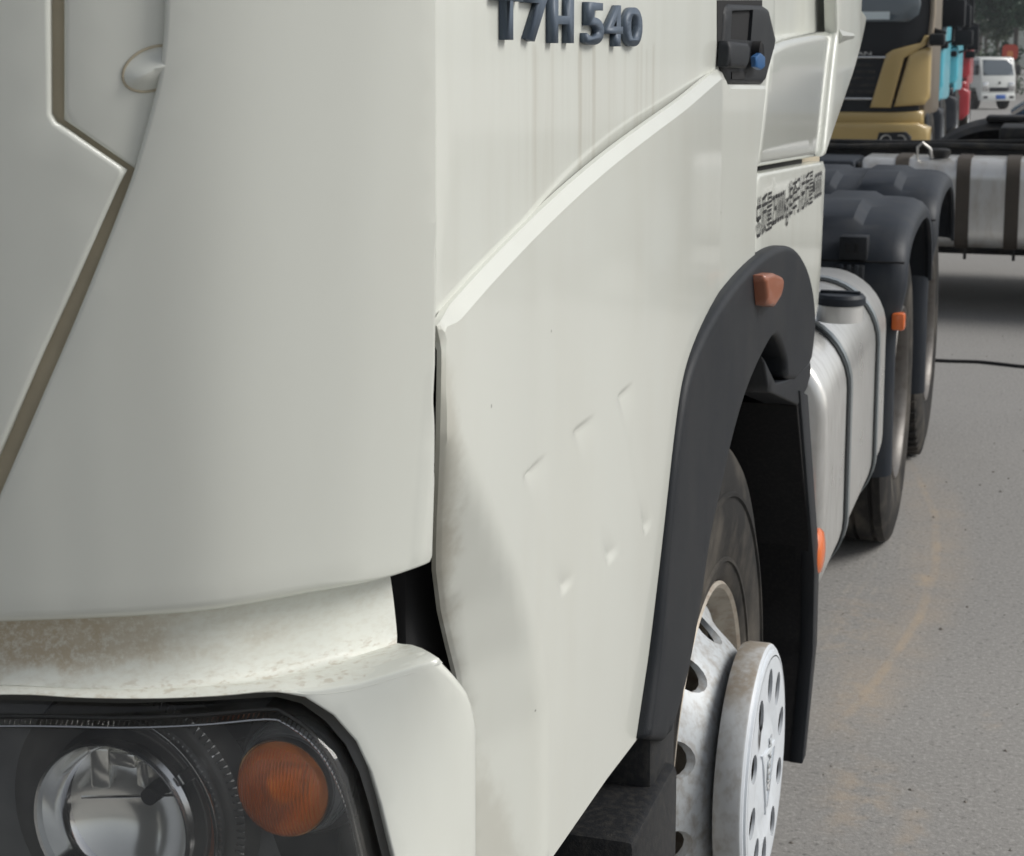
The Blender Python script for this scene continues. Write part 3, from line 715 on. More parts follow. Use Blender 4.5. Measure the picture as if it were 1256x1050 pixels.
low_poly = arch_top + [(893, 89), (896, 104), (941, 105), (929, 210), (926, 330), (900, 380), (868, 440), (852, 500), (843, 570), (833, 680), (823, 790), (810, 880), (800, 893), (790, 908), (745, 968), (688, 1052), (600, 1180), (578, 1180), (570, 900), (563, 830), (553, 790), (544, 750), (538, 700), (538, 670), (539, 640), (541, 600), (543, 550), (544, 500), (545, 450), (545, 420)]
ex = []
for T, A, Ed in fins:
    for i in range(-6, 48):
        for j in range(-4, 22): ex.append(tuple(T + A * (i / 40) + Ed * (j / 12)))
    for i in range(40):
        for a in (-0.012, 0.0, 0.012, 0.03, 0.96, 0.98, 1.0, 1.03, 1.06): ex.append(tuple(T + A * a + Ed * (i / 20 - 0.1)))
y540 = at_x(540, 400, 0).y
def r5(u, v):
    if v > 1.475 and u < 2.45: return 0.005 + 0.008 * sst(y540 + 0.002, y540 + 0.05, u)
    if v > 1.6: return 0.006
    if u < 1.5 and v < 1.475: return 0.004
    if v < 1.0 and u < 2.02: return 0.014
    return 0.004
edge_a, edge_b = S5.uv(545, 450), S5.uv(545, 755); edge_k = (edge_b[0] - edge_a[0]) / (edge_a[1] - edge_b[1])
def panel_dirt(nt):      # brown grime along the front edge of the panel
    x, y, z = coords(nt)
    d = mth(nt, 'SUBTRACT', y, mth(nt, 'ADD', edge_a[0], mth(nt, 'MULTIPLY', mth(nt, 'SUBTRACT', edge_a[1], z), edge_k)))
    e = mth(nt, 'ADD', d, mth(nt, 'MULTIPLY', mth(nt, 'SUBTRACT', nz(nt, 35, 7), 0.5), 0.05))
    return mth(nt, 'MULTIPLY', rng(nt, e, -0.01, 0.022, 1, 0), mth(nt, 'ADD', rng(nt, z, 1.02, 1.25, 0.25, 0.55), mth(nt, 'MULTIPLY', rng(nt, z, 1.30, 1.42), -0.25)))
add_mask(m_sidepanel, panel_dirt, (0.27, 0.23, 0.16))
sp = panel('lower_side_panel', S5, low_poly, r5, lambda u, v: 0.004 if u < 1.5 and v < 1.475 else 0.006, m_sidepanel, truck, grid=0.014, extra=ex, ang=25, chamfer=True)

# door handle ---------------------------------------------------------------
Hs = Side(-0.006)
hnd = panel('door_handle', Hs, [(892, 8), (897, 4), (938, 6), (944, 10), (953, 48), (951, 60), (939, 104), (897, 104), (886, 84)], 0.010, 0.05, m_black, truck, grid=0.02,
            holes=[[(898, 13), (924, 12), (921, 50), (896, 48)]])
Hi = Side(-0.0115)
panel('handle_recess', Hi, [(880, 0), (935, 0), (935, 60), (880, 60)], 0, 0.01, m_dark, hnd, grid=0.05)
panel('handle_grip', Side(0.008), [(897, 50), (921, 53), (919, 84), (895, 82)], 0.006, 0.012, m_black, hnd, grid=0.02)
panel('handle_slot', Side(-0.0045), [(898, 88), (916, 88), (914, 97), (898, 97)], 0, 0.004, m_dark, hnd, grid=0.03)
kp = at_x(933, 66, 0.006); lathe('key_lock', [(-0.012, 0.020), (0.001, 0.020), (0.003, 0.016), (0.0, 0.008), (0.0, 0.0003)], kp, m_dark, hnd, n=24)
kb = at_x(933, 76, 0.004)
panel('key_tag', Side(0.013), [(927, 70), (934, 65), (940, 71), (940, 81), (934, 86), (928, 82)], 0.002, 0.006, m_blue, hnd, grid=0.02)

# cab rear quarter ------------------------------------------------------------
Q1 = Side(-0.045); Q2 = Side(-0.010)
panel('quarter_panel', Q1, [(930, -520), (1040, -520), (1040, 0), (1040, 60), (940, 90)], 0.004, 0.03, m_white, truck, grid=0.06)
qp = panel('quarter_skirt', Q2, smooth_line([(946, 58), (965, 48), (990, 42), (1010, 39), (1024, 39)], 4) + [(1027, 42), (1026, 70), (1020, 125), (1010, 192), (928, 207), (934, 150), (940, 108)], 0.016, 0.03, m_gloss, truck, grid=0.03)
panel('seam_backing', Side(-0.055), [(915, 195), (1006, 180), (1004, 215), (915, 232)], 0, 0.01, m_groove, truck, grid=0.1)
T3 = Side(-0.004)
tp = panel('fender_panel', T3, [(928, 214), (1013, 198), (1010, 265), (1007, 330), (1003, 385), (985, 420), (960, 390), (926, 345)], 0.006, 0.03, m_white, truck, grid=0.05)
t0 = at_x(928, 232, 0); t1 = at_x(1011, 210, 0); b0 = at_x(928, 298, 0); b1 = at_x(1011, 252, 0)
text_mesh('总质量25000kg准牵引总质量40000', t0.y + 0.02, t1.y - 0.01, (b0.z + b1.z) / 2, (t0.z + t1.z) / 2, -0.0022, 0, m_ink, tp, 'lettering', bold=0.006)
# side fairing behind the cab
fr = smooth_line([(1076, -520), (1071, -60), (1066, 0), (1060, 40), (1050, 80), (1038, 117), (1026, 152), (1013, 191)], 4)
fa = panel('side_fairing', Side(0.0, lambda y, z: -0.05 * max(0, y - 3.7) ** 2), fr + [(1011, 192), (1018, 125), (1024, 70), (1028, 40), (1027, 0), (1027, -520)], 0.008, 0.02, m_white, truck, grid=0.06)
f0 = at_x(1029, 38, 0.0); f1 = at_x(1049, 41, 0.0)
mk('fairing_step', [(0.0, f0.y, f0.z + 0.004), (0.008, f0.y, f0.z - 0.010), (0.0, f0.y, f0.z - 0.028), (-0.004, f1.y, f1.z), (0.000, f1.y, f1.z - 0.006), (-0.004, f1.y, f1.z - 0.012)], [(0, 1, 4, 3), (1, 2, 5, 4), (0, 2, 1), (3, 4, 5)], m_white, fa, 20)
box('cab_rear_wall', (-2.4, 3.45, 1.3), (-0.12, 3.60, 3.0), m_frame, truck, 0.01)

# wheel arch -------------------------------------------------------------------
A_ = Side(0.018)
outer = smooth_line([(797, 908), (803, 860), (810, 800), (818, 710), (826, 620), (834, 545), (845, 472), (860, 424), (884, 378), (911, 341), (938, 314), (960, 302), (977, 305), (990, 325), (998, 355), (1001, 390), (999, 420), (996, 445)], 4)
inner = smooth_line([(978, 466), (967, 463), (965, 440), (953, 412), (937, 434), (917, 480), (900, 537), (886, 600), (873, 660), (862, 735), (850, 805), (838, 858), (822, 910)], 4)
def ra(u, v): return 0.011
arch = panel('wheel_arch_trim', A_, outer + inner, ra, 0.05, m_grey, truck, grid=0.025)
# scratches on the trim, as in the photograph, are left to the material; lower end piece of the trim
blk = panel('arch_end_block', Side(0.012), [(936, 436), (952, 470), (966, 466), (996, 444), (993, 472), (979, 497), (944, 481)], 0.004, 0.06, m_grey, truck, grid=0.03)
mk_p = at_x(951, 356, 0.03)
mlamp = panel('marker_lamp', Side(0.040), [(941, 338), (952, 335), (963, 340), (961, 362), (952, 377), (944, 375)], 0.008, 0.025, m_amber_d, truck, grid=0.02)
# wheel well liner: a closed half drum plus the flap behind the wheel
prof = []
for k in range(25):
    t = R(188 - 190 * k / 24); prof.append((YF + 0.06 + 0.67 * math.cos(t), 0.60 + 0.66 * math.sin(t)))
V, F = [], []
for x in (-0.85, -0.02): V += [(x, y, z) for y, z in prof]
n_ = len(prof); F = [(k, k + 1, n_ + k + 1, n_ + k) for k in range(n_ - 1)]
mk('wheel_well', V, F, m_well, truck, 60)
box('well_back', (-0.90, 1.95, 0.30), (-0.85, 3.45, 1.45), m_dark, truck, 0.005)
e0 = at_x(979, 497, 0.012); e1 = at_x(1001, 690, 0.012); e2 = at_x(999, 790, 0.012); e3 = at_x(984, 932, 0.012)
fl = [(e0.y, e0.z), (e1.y - 0.05, e1.z), (e2.y - 0.05, e2.z), (e3.y - 0.02, e3.z)]
fl2 = [(p[0] + w, p[1]) for p, w in zip(fl, (0.10, 0.07, 0.06, 0.04))]
prof2 = fl + fl2[::-1]
flap = extrude('mud_flap', prof2, 'X', -0.45, 0.010, m_well, truck, bevel=0.004)
prof3 = [(fl[0][0] - 0.004, fl[0][1] + 0.03)] + [(p[0] - 0.002, p[1]) for p in fl[1:]] + [(p[0] + 0.003, p[1]) for p in fl2[::-1]]
extrude('flap_edge', prof3, 'X', -0.012, 0.016, m_grey, flap, bevel=0.003)
mo = at_x(1007, 680, 0.02)
lathe('side_marker', [(-0.02, 0.05), (0.012, 0.05), (0.020, 0.043), (0.024, 0.025), (0.026, 0.001)], (0.0, mo.y + 0.02, mo.z), m_amber, truck, n=32)

# steps under the door
stp = at_x(760, 935, 0.0)
def pz(px, py, x=0.0): return at_x(px, py, x)
box('step_box', (-0.35, 1.84, 0.28), (0.018, 2.085, 0.775), m_step, truck, 0.012)
box('arch_foot', (-0.20, 1.99, 0.60), (0.004, 2.13, 0.845), m_step, truck, 0.012)
box('step_tread', (-0.30, 1.45, 0.62), (-0.02, 1.80, 0.70), m_step, truck, 0.01)
box('step_tread', (-0.28, 1.45, 0.30), (0.0, 1.80, 0.36), m_step, truck, 0.01)
box('step_plate', (-0.30, 1.40, 0.24), (-0.25, 1.95, 0.95), m_dark, truck, 0.01)

# wheels -----------------------------------------------------------------------
def tyre_profile(w, ro, ri, grooves=4):
    h = w / 2; P = [(-h * 0.80, ri), (-h * 0.93, ri + 0.02), (-h, (ri + ro) / 2), (-h * 0.97, ro - 0.06), (-h * 0.90, ro - 0.018), (-h * 0.84, ro - 0.004)]
    for k in range(grooves):
        c = -h * 0.62 + h * 1.24 * k / (grooves - 1); P += [(c - 0.007, ro), (c - 0.005, ro - 0.013), (c + 0.005, ro - 0.013), (c + 0.007, ro)]
    P += [(h * 0.84, ro - 0.004), (h * 0.90, ro - 0.018), (h * 0.97, ro - 0.06), (h, (ri + ro) / 2), (h * 0.93, ri + 0.02), (h * 0.80, ri)]
    return P
def holes_disc(name, r_out, r_in, nh, rh, hr, fx, c, m, parent, aspect=1.0, thick=0.012, n=72):
    """disc normal to X with holes; fx(radius) = x offset"""
    class Disc:
        def pos(s, u, v, d): return Vector(c) + Vector((fx(math.hypot(u, v)) - d, u, v))
    ring = [(r_out * math.cos(2 * math.pi * k / n), r_out * math.sin(2 * math.pi * k / n)) for k in range(n)]
    H = []
    for k in range(nh):
        t = 2 * math.pi * (k + 0.35) / nh; q = []
        for j in range(16):
            a = 2 * math.pi * j / 16; rr_, tt = hr * math.cos(a) * aspect, hr * math.sin(a)
            q.append(((rh + rr_) * math.cos(t) - tt * math.sin(t), (rh + rr_) * math.sin(t) + tt * math.cos(t)))
        H.append(q)
    if r_in: H.append([(r_in * math.cos(2 * math.pi * k / 40), r_in * math.sin(2 * math.pi * k / 40)) for k in range(40)])
    return panel(name, Disc(), ring, 0.0, thick, m, parent, grid=0.02, holes=H, px=False)
def front_wheel(parent):
    c = Vector((-0.19, YF, ZA)); W = bpy.data.objects.new('front_wheel', None); COL.objects.link(W); W.parent = parent; W.matrix_parent_inverse = Matrix.Translation(-truck.location)
    lathe('tyre', tyre_profile(0.30, 0.535, 0.292), c, m_rubber, W, n=96)
    lathe('sidewall_ridge', [(0.1475, 0.455), (0.152, 0.452), (0.152, 0.446), (0.147, 0.443)], c, m_rubber, W, n=96)
    lathe('sidewall_ridge', [(0.140, 0.345), (0.1455, 0.342), (0.1455, 0.336), (0.138, 0.333)], c, m_rubber, W, n=96)
    lathe('rim', [(0.118, 0.298), (0.134, 0.302), (0.139, 0.297), (0.134, 0.290), (0.120, 0.287), (0.095, 0.272), (0.05, 0.262), (-0.09, 0.258), (-0.12, 0.295)], c, m_rust, W, n=96)
    def fx(r): return 0.178 - 0.075 * sst(0.165, 0.262, r)
    holes_disc('wheel_disc', 0.262, 0.13, 10, 0.226, 0.029, fx, c, m_steel, W, aspect=0.8, thick=0.014)
    lathe('hub_drum', [(-0.12, 0.24), (0.0, 0.24), (0.03, 0.20), (0.05, 0.12)], c, m_dark, W, n=48)
    hc = Vector((0.022, YF, ZA))
    lathe('hub_plate_edge', [(-0.030, 0.19), (-0.028, 0.204), (-0.020, 0.207), (0.012, 0.207), (0.015, 0.2055)], hc, m_hubedge, W, n=80)
    lathe('hub_plate_rim', [(0.015, 0.2055), (0.0185, 0.202), (0.0185, 0.1955), (0.0225, 0.194), (0.0235, 0.190), (0.0235, 0.186)], hc, m_hub, W, n=80)
    holes_disc('hub_plate', 0.188, 0, 10, 0.142, 0.023, lambda r: 0.0235 - 0.007 * sst(0.072, 0.080, r) + 0.007 * sst(0.098, 0.106, r), hc, m_hub, W, aspect=1.25, thick=0.005, n=80)
    lathe('hub_hole_shade', [(-0.024, 0.19), (-0.024, 0.02), (-0.024, 0.001)], hc, m_dark, W, n=48)  # matt black disc, gives the lug holes their shade by colour
    for k in range(10):
        t = 2 * math.pi * (k + 0.35) / 10; lathe('wheel_nut', [(-0.024, 0.012), (-0.006, 0.012), (-0.002, 0.008), (-0.002, 0.0005)], hc + Vector((0, 0.142 * math.cos(t), 0.142 * math.sin(t))), m_rust, W, n=6, smooth=20)
    # emblem: a raised triangle outline and the maker's lettering
    tri = [(0.074 * math.cos(R(a)), 0.074 * math.sin(R(a))) for a in (20, 140, 260)]; tri_i = [(p[0] * 0.82, p[1] * 0.82) for p in tri]
    class Em:
        def pos(s, u, v, d): return hc + Vector((0.0270 - d, u, v))
    panel('emblem_frame', Em(), tri, 0.0015, 0.004, m_hub, W, px=False, holes=[tri_i], grid=0.02)
    o = text_mesh('SITRAK', -0.045, 0.045, -0.012, 0.012, 0.0, 0.0025, m_steel, W, 'emblem_lettering', bold=0.02)
    o.data.transform(Matrix.Translation(hc + Vector((0.0240, 0.012, 0.008))) @ Matrix.Rotation(R(78), 4, 'X'))
    return W
front_wheel(truck)
SC = Vector((0, 2.585, 0.615))
def scuff(nt):       # black rub mark and a brown patch on the hub plate
    x, y, z = coords(nt)
    d = mth(nt, 'SQRT', mth(nt, 'ADD', mth(nt, 'POWER', mth(nt, 'DIVIDE', mth(nt, 'SUBTRACT', y, SC.y), 0.030), 2), mth(nt, 'POWER', mth(nt, 'DIVIDE', mth(nt, 'SUBTRACT', z, SC.z), 0.036), 2)))
    return mth(nt, 'MULTIPLY', rng(nt, d, 0.5, 1.1, 1, 0), rng(nt, nz(nt, 120, 6, (1, 1, 0.25)), 0.36, 0.46))
add_mask(m_hub, scuff, (0.02, 0.02, 0.022))
def tan_patch(nt):
    x, y, z = coords(nt); return mth(nt, 'MULTIPLY', rng(nt, z, 0.665, 0.70), rng(nt, nz(nt, 30, 5), 0.35, 0.6, 0.3, 0.85))
add_mask(m_hubedge, tan_patch, (0.30, 0.25, 0.19))
def rear_wheel(parent, Y, lugs):
    W = bpy.data.objects.new('rear_wheel', None); COL.objects.link(W); W.parent = parent; W.matrix_parent_inverse = Matrix.Translation(-truck.location)
    for xc in (-0.165, -0.505):
        c = Vector((xc, Y, ZA)); lathe('tyre', tyre_profile(0.29, 0.52, 0.29), c, m_rubber, W, n=80)
        if lugs and xc > -0.3:
            V, F = [], []
            for k in range(56):
                t = 2 * math.pi * k / 56
                for sx in (1, -1):
                    b = len(V)
                    for (dx, dr, dt) in ((0.05, -0.01, -0.022), (0.13, -0.012, -0.03), (0.13, -0.012, 0.012), (0.05, -0.01, 0.02), (0.05, 0.012, -0.02), (0.124, 0.006, -0.028), (0.124, 0.006, 0.010), (0.05, 0.012, 0.018)):
                        r_ = 0.52 + dr; a = t + dt * 1.1; V.append(c + Vector((sx * dx, r_ * math.cos(a), r_ * math.sin(a))))
                    F += [tuple(b + i for i in f) for f in ((4, 5, 6, 7), (0, 1, 5, 4), (1, 2, 6, 5), (2, 3, 7, 6), (3, 0, 4, 7))]
            o = mk('tread_blocks', V, F, m_rubber, W, 20); o['kind'] = 'stuff'
    c = Vector((-0.165, Y, ZA))
    lathe('rim', [(0.118, 0.296), (0.134, 0.300), (0.139, 0.295), (0.134, 0.288), (0.11, 0.278), (0.0, 0.262), (-0.1, 0.26)], c, m_rimdark, W, n=80)
    holes_disc('wheel_disc', 0.262, 0.10, 10, 0.215, 0.028, lambda r: -0.06 - 0.05 * sst(0.26, 0.14, r), c, m_rimdark, W, aspect=0.9, thick=0.014)
    lathe('hub', [(-0.11, 0.16), (-0.04, 0.15), (0.06, 0.11), (0.09, 0.10), (0.095, 0.06), (0.095, 0.0005)], c, m_frame, W, n=40)
for Y, lg in ((YR1, False), (YR2, True)): rear_wheel(truck, Y, lg)
# rear fenders
def rear_fender(Y, latch):
    xo, xi = 0.030, -0.66
    pr = [(-0.60, 0.36), (-0.615, 0.60), (-0.62, 0.88), (-0.61, 1.00), (-0.57, 1.085), (-0.48, 1.14), (-0.34, 1.17), (-0.17, 1.185), (0.0, 1.19), (0.17, 1.185), (0.34, 1.15), (0.47, 1.08), (0.55, 0.98), (0.585, 0.86)]
    pr = smooth_line(pr, 4); n = len(pr)
    ft = bpy.data.objects.new('rear_fender', None); COL.objects.link(ft); ft.parent = truck; ft.matrix_parent_inverse = Matrix.Translation(-truck.location)
    # cross profile: inner edge, ribs, outer rounded shoulder, lip
    sec = [(xi, 0.0), (xi + 0.02, 0.0), (-0.52, 0.0), (-0.50, 0.022), (-0.40, 0.022), (-0.375, 0.0), (-0.30, 0.0), (-0.275, 0.026), (-0.15, 0.026), (-0.12, 0.0), (-0.06, 0.0), (-0.02, -0.004), (0.010, -0.016), (0.026, -0.034), (xo, -0.050), (xo, -0.072), (xo - 0.012, -0.072), (xo - 0.014, -0.050), (0.0, -0.03), (-0.06, -0.02), (xi, -0.02)]
    rows = []
    for i, (dy, z) in enumerate(pr):
        a = pr[max(0, i - 1)]; b = pr[min(n - 1, i + 1)]; t = Vector((b[0] - a[0], b[1] - a[1])).normalized(); nn = Vector((-t.y, t.x))
        top = sst(1.12, 1.145, z) * (1.0 if dy < -0.25 else 0.6 if dy > -0.15 else 1 - 4 * (dy + 0.25))
        row = []
        for (x, h) in sec:
            hh = h * (top if h > 0 else 1); x = x - (0.030 * (1 - sst(0.78, 1.0, z)) * sst(-0.2, 0.0, x) if dy < 0 else 0); row.append(Vector((x, Y + dy + nn.x * hh, z + nn.y * hh)))
        rows.append(row)
    loft('shell', rows, m_fender, ft, smooth=38)
    zs = 1.045
    tube('seam', [(x, Y - 0.597, zs) for x in (xi + 0.01, -0.3, -0.05, 0.005, 0.022)], 0.0035, m_dark, ft, n=6)
    if latch:
        px0 = at_y(1050, 320, Y - 0.60).x
        box('latch', (px0 - 0.050, Y - 0.632, 1.052), (px0 + 0.036, Y - 0.55, 1.125), m_black, ft, 0.005)
        box('latch', (px0 - 0.058, Y - 0.650, 0.90), (px0 + 0.028, Y - 0.58, 1.035), m_black, ft, 0.005)
        for dx in (-0.030, -0.004): box('latch_slot', (px0 + dx, Y - 0.636, 1.075), (px0 + dx + 0.014, Y - 0.62, 1.105), m_dark, ft, 0.001)
        box('latch_bar', (px0 - 0.036, Y - 0.664, 0.945), (px0 + 0.004, Y - 0.64, 0.975), m_fender, ft, 0.003)
        for dx in (-0.045, -0.022, 0.001): box('latch_tooth', (px0 + dx, Y - 0.656, 1.0), (px0 + dx + 0.012, Y - 0.64, 1.04), m_fender, ft, 0.001)
        ml = at_x(1105, 403, 0.03)
        box('fender_marker', (-0.010, Y - 0.615, ml.z - 0.028), (0.030, Y - 0.565, ml.z + 0.026), m_amber, ft, 0.008)
    return ft
rear_fender(YR1, True); rear_fender(YR2, False)

# fuel tank ---------------------------------------------------------------------
TY0, TY1, TZ0, TZ1, TX0, TX1 = 3.70, 5.02, 0.40, 1.06, -0.68, 0.0
tank = extrude('fuel_tank', rrect(TX0, TX1, TZ0, TZ1, 0.17, 10), 'Y', TY0, TY1, m_alu, truck, bevel=0.025, smooth=50)
for yy in (4.08, 4.74):
    sx = 0.030
    for (off, w, m) in ((0.005, 0.036, m_strap), (0.009, 0.017, m_strapedge)):
        P = rrect(TX0 - off, TX1 + off, TZ0 - off, TZ1 + off, 0.17 + off, 10); Pi = rrect(TX0 + 0.002, TX1 - 0.002, TZ0 + 0.002, TZ1 - 0.002, 0.168, 10); n = len(P); V, F = [], []
        for y_ in (yy - w, yy + w):
            V += [(p[0], y_, p[1]) for p in P] + [(p[0], y_, p[1]) for p in Pi]
        for k in range(n):
            j = (k + 1) % n; F += [(k, j, 2 * n + j, 2 * n + k), (k, j, n + j, n + k), (2 * n + k, 2 * n + j, 3 * n + j, 3 * n + k)]
        mk('tank_strap', V, F, m, tank, 40)
cpos = at_z(1030, 388, TZ1)
lathe('filler_neck', [(-0.01, 0.056), (0.03, 0.056), (0.03, 0.05)], (cpos.x, cpos.y, TZ1), m_alu2, tank, n=40, axis='Z')
lathe('filler_cap', [(0.030, 0.054), (0.032, 0.061), (0.048, 0.061), (0.056, 0.054), (0.057, 0.03), (0.057, 0.0005)], (cpos.x, cpos.y, TZ1), m_fender, tank, n=40, axis='Z')
box('cap_grip', (cpos.x - 0.048, cpos.y - 0.008, TZ1 + 0.055), (cpos.x + 0.048, cpos.y + 0.008, TZ1 + 0.063), m_fender, tank, 0.003)
# chassis of this truck
for x in (-1.72, -0.88): box('frame_rail', (x, 3.3, 0.72), (x + 0.08, 8.2, 1.0), m_frame, truck, 0.006)
for y in (YR1, YR2): lathe('axle', [(-1.9, 0.09), (-0.6, 0.09)], (0, y, ZA), m_frame, truck, n=24)
box('engine_block', (-1.75, 1.6, 0.5), (-0.75, 3.3, 1.2), m_dark, truck, 0.02)
box('catwalk', (-1.9, 3.7, 1.02), (-0.7, 5.2, 1.05), m_frame, truck, 0.004)

# ================================================================== CROSSWISE CHASSIS
CYD = 10.9
ch = thing('tractor_chassis', (0.2, 12.0, 0), 'tractor truck chassis standing crosswise, with long aluminium fuel tank and dark straps', 'truck')
xa = at_y(1056, 195, CYD).x; ztop = 1.0; zbot = 0.44
ctank = extrude('fuel_tank', rrect(CYD, CYD + 0.62, zbot, ztop, 0.13, 8), 'X', xa, 1.35, m_alu2, ch, bevel=0.02, smooth=50)
for px in (1104, 1180, 1241, 1310):
    xx = at_y(px, 250, CYD).x; P = rrect(CYD - 0.008, CYD + 0.628, zbot - 0.008, ztop + 0.008, 0.138, 8); Pi = rrect(CYD + 0.002, CYD + 0.618, zbot + 0.002, ztop - 0.002, 0.128, 8); n = len(P); V, F = [], []
    for x_ in (xx - 0.042, xx + 0.042): V += [(x_, p[0], p[1]) for p in P] + [(x_, p[0], p[1]) for p in Pi]
    for k in range(n):
        j = (k + 1) % n; F += [(k, j, 2 * n + j, 2 * n + k), (k, j, n + j, n + k), (2 * n + k, 2 * n + j, 3 * n + j, 3 * n + k)]
    st = mk('tank_strap', V, F, m_oldstrap, ctank, 40)
    lathe('strap_bolt', [(-0.05, 0.010), (0.02, 0.010), (0.02, 0.022), (0.05, 0.022), (0.05, 0.001)], (xx + 0.02, CYD + 0.16, zbot - 0.03), m_frame, ctank, n=12, axis='Z')
fx_ = at_y(1130, 190, CYD).x
lathe('filler_cap', [(0.0, 0.055), (0.02, 0.07), (0.05, 0.07), (0.06, 0.05), (0.06, 0.001)], (fx_ + 0.10, CYD + 0.16, ztop), m_frame, ctank, n=24, axis='Z')
tube('filler_clip', [(fx_ - 0.03, CYD + 0.1, ztop), (fx_ - 0.03, CYD + 0.08, ztop + 0.07), (fx_ + 0.0, CYD + 0.08, ztop + 0.10), (fx_ + 0.05, CYD + 0.08, ztop + 0.06), (fx_ + 0.06, CYD + 0.1, ztop)], 0.009, m_alu2, ctank, n=8)
for yy, z0, z1 in ((CYD + 0.75, 0.76, 1.03), (CYD + 1.55, 0.78, 1.03)): box('frame_rail', (-2.6, yy, z0), (4.5, yy + 0.08, z1), m_frame, ch, 0.006)
tube('air_hose', [(-2.0, CYD + 0.7, 1.04), (-0.9, CYD + 0.66, 1.03), (-0.3, CYD + 0.68, 1.05), (0.4, CYD + 0.7, 1.045), (2.0, CYD + 0.7, 1.06)], 0.022, m_frame, ch, n=8)
tube('air_hose', [(-2.0, CYD + 0.72, 1.07), (-0.6, CYD + 0.72, 1.06), (0.4, CYD + 0.75, 1.085), (2.0, CYD + 0.7, 1.12)], 0.016, m_frame, ch, n=8)
bx = at_y(1050, 200, CYD).x
box('battery_box', (-1.75, CYD - 0.02, 0.55), (bx - 0.005, CYD + 0.6, 0.985), m_fender, ch, 0.03)
for k in range(3): box('battery_box_rib', (-1.7, CYD - 0.03, 0.66 + 0.1 * k), (bx - 0.06, CYD + 0.01, 0.69 + 0.1 * k), m_fender, ch, 0.006)
box('tank_end_plate', (bx + 0.0, CYD + 0.03, 0.5), (xa - 0.001, CYD + 0.6, 0.97), m_frame, ch, 0.02)
extrude('fuel_tank', rrect(CYD + 1.75, CYD + 2.3, zbot, ztop, 0.13, 8), 'X', -1.2, 1.2, m_alu2, ch, bevel=0.02, smooth=50)  # hidden far-side tank, added to help darken the ground below
box('underbody_blocker', (-2.4, CYD + 0.64, 0.33), (2.6, CYD + 1.72, 0.84), m_frame, ch, 0.06)  # long unseen box added to block light under the chassis
for xw in (2.0, 3.35):
    for sgn, yc in ((-1, CYD + 0.14), (1, CYD + 2.2)):
        W = bpy.data.objects.new('rear_wheel', None); COL.objects.link(W); W.parent = ch; W.matrix_parent_inverse = Matrix.Translation(-ch.location)
        lathe('tyre', tyre_profile(0.29, 0.52, 0.29), (xw, yc, 0.52), m_rubber, W, n=48, axis='Y')
        lathe('rim', [(sgn * 0.13, 0.296), (sgn * 0.12, 0.28), (sgn * 0.0, 0.26), (-sgn * 0.05, 0.15), (-sgn * 0.05, 0.001)], (xw, yc, 0.52), m_steel, W, n=48, axis='Y')
box('fifth_wheel', (at_y(1228, 150, 12).x, CYD + 0.78, 1.08), (2.6, CYD + 1.6, 1.17), m_frame, ch, 0.02)
# ribbed mudguard on the far side, tyre-like dome
xd0 = at_y(1165, 160, 12.9).x; xd1 = at_y(1236, 160, 12.9).x; cxd = (xd0 + xd1) / 2 + 0.15; Rr = 0.62
rows = []
for k in range(33):
    t = R(178 - 176 * k / 32); row = []
    for j in range(13):
        yy = 12.35 + 0.95 * j / 12; rr_ = Rr - 0.06 + (0.022 if j in (3, 4, 8, 9) else 0) - (0.04 if j in (0, 12) else 0); row.append(Vector((cxd + rr_ * 1.05 * math.cos(t), yy, 0.60 + rr_ * math.sin(t))))
    rows.append(row)
loft('mudguard', rows, m_frame, ch, smooth=25)
extrude('mudguard_end', [(cxd + 0.55 * math.cos(R(a)), 0.60 + 0.52 * math.sin(R(a))) for a in range(0, 181, 12)], 'Y', 13.18, 13.22, m_frame, ch)  # dark half-disc added to fill the hollow arch
box('mudguard_dark_fill', (cxd - 0.42, 12.4, 0.62), (cxd + 0.5, 13.2, 0.98), m_frame, ch, 0.05)  # added box that fills the space under the mudguard with dark
box('coupling_ramp', (at_y(1210, 150, 12.6).x, 12.4, 1.175), (2.2, 12.7, 1.215), m_frame, ch, 0.02)

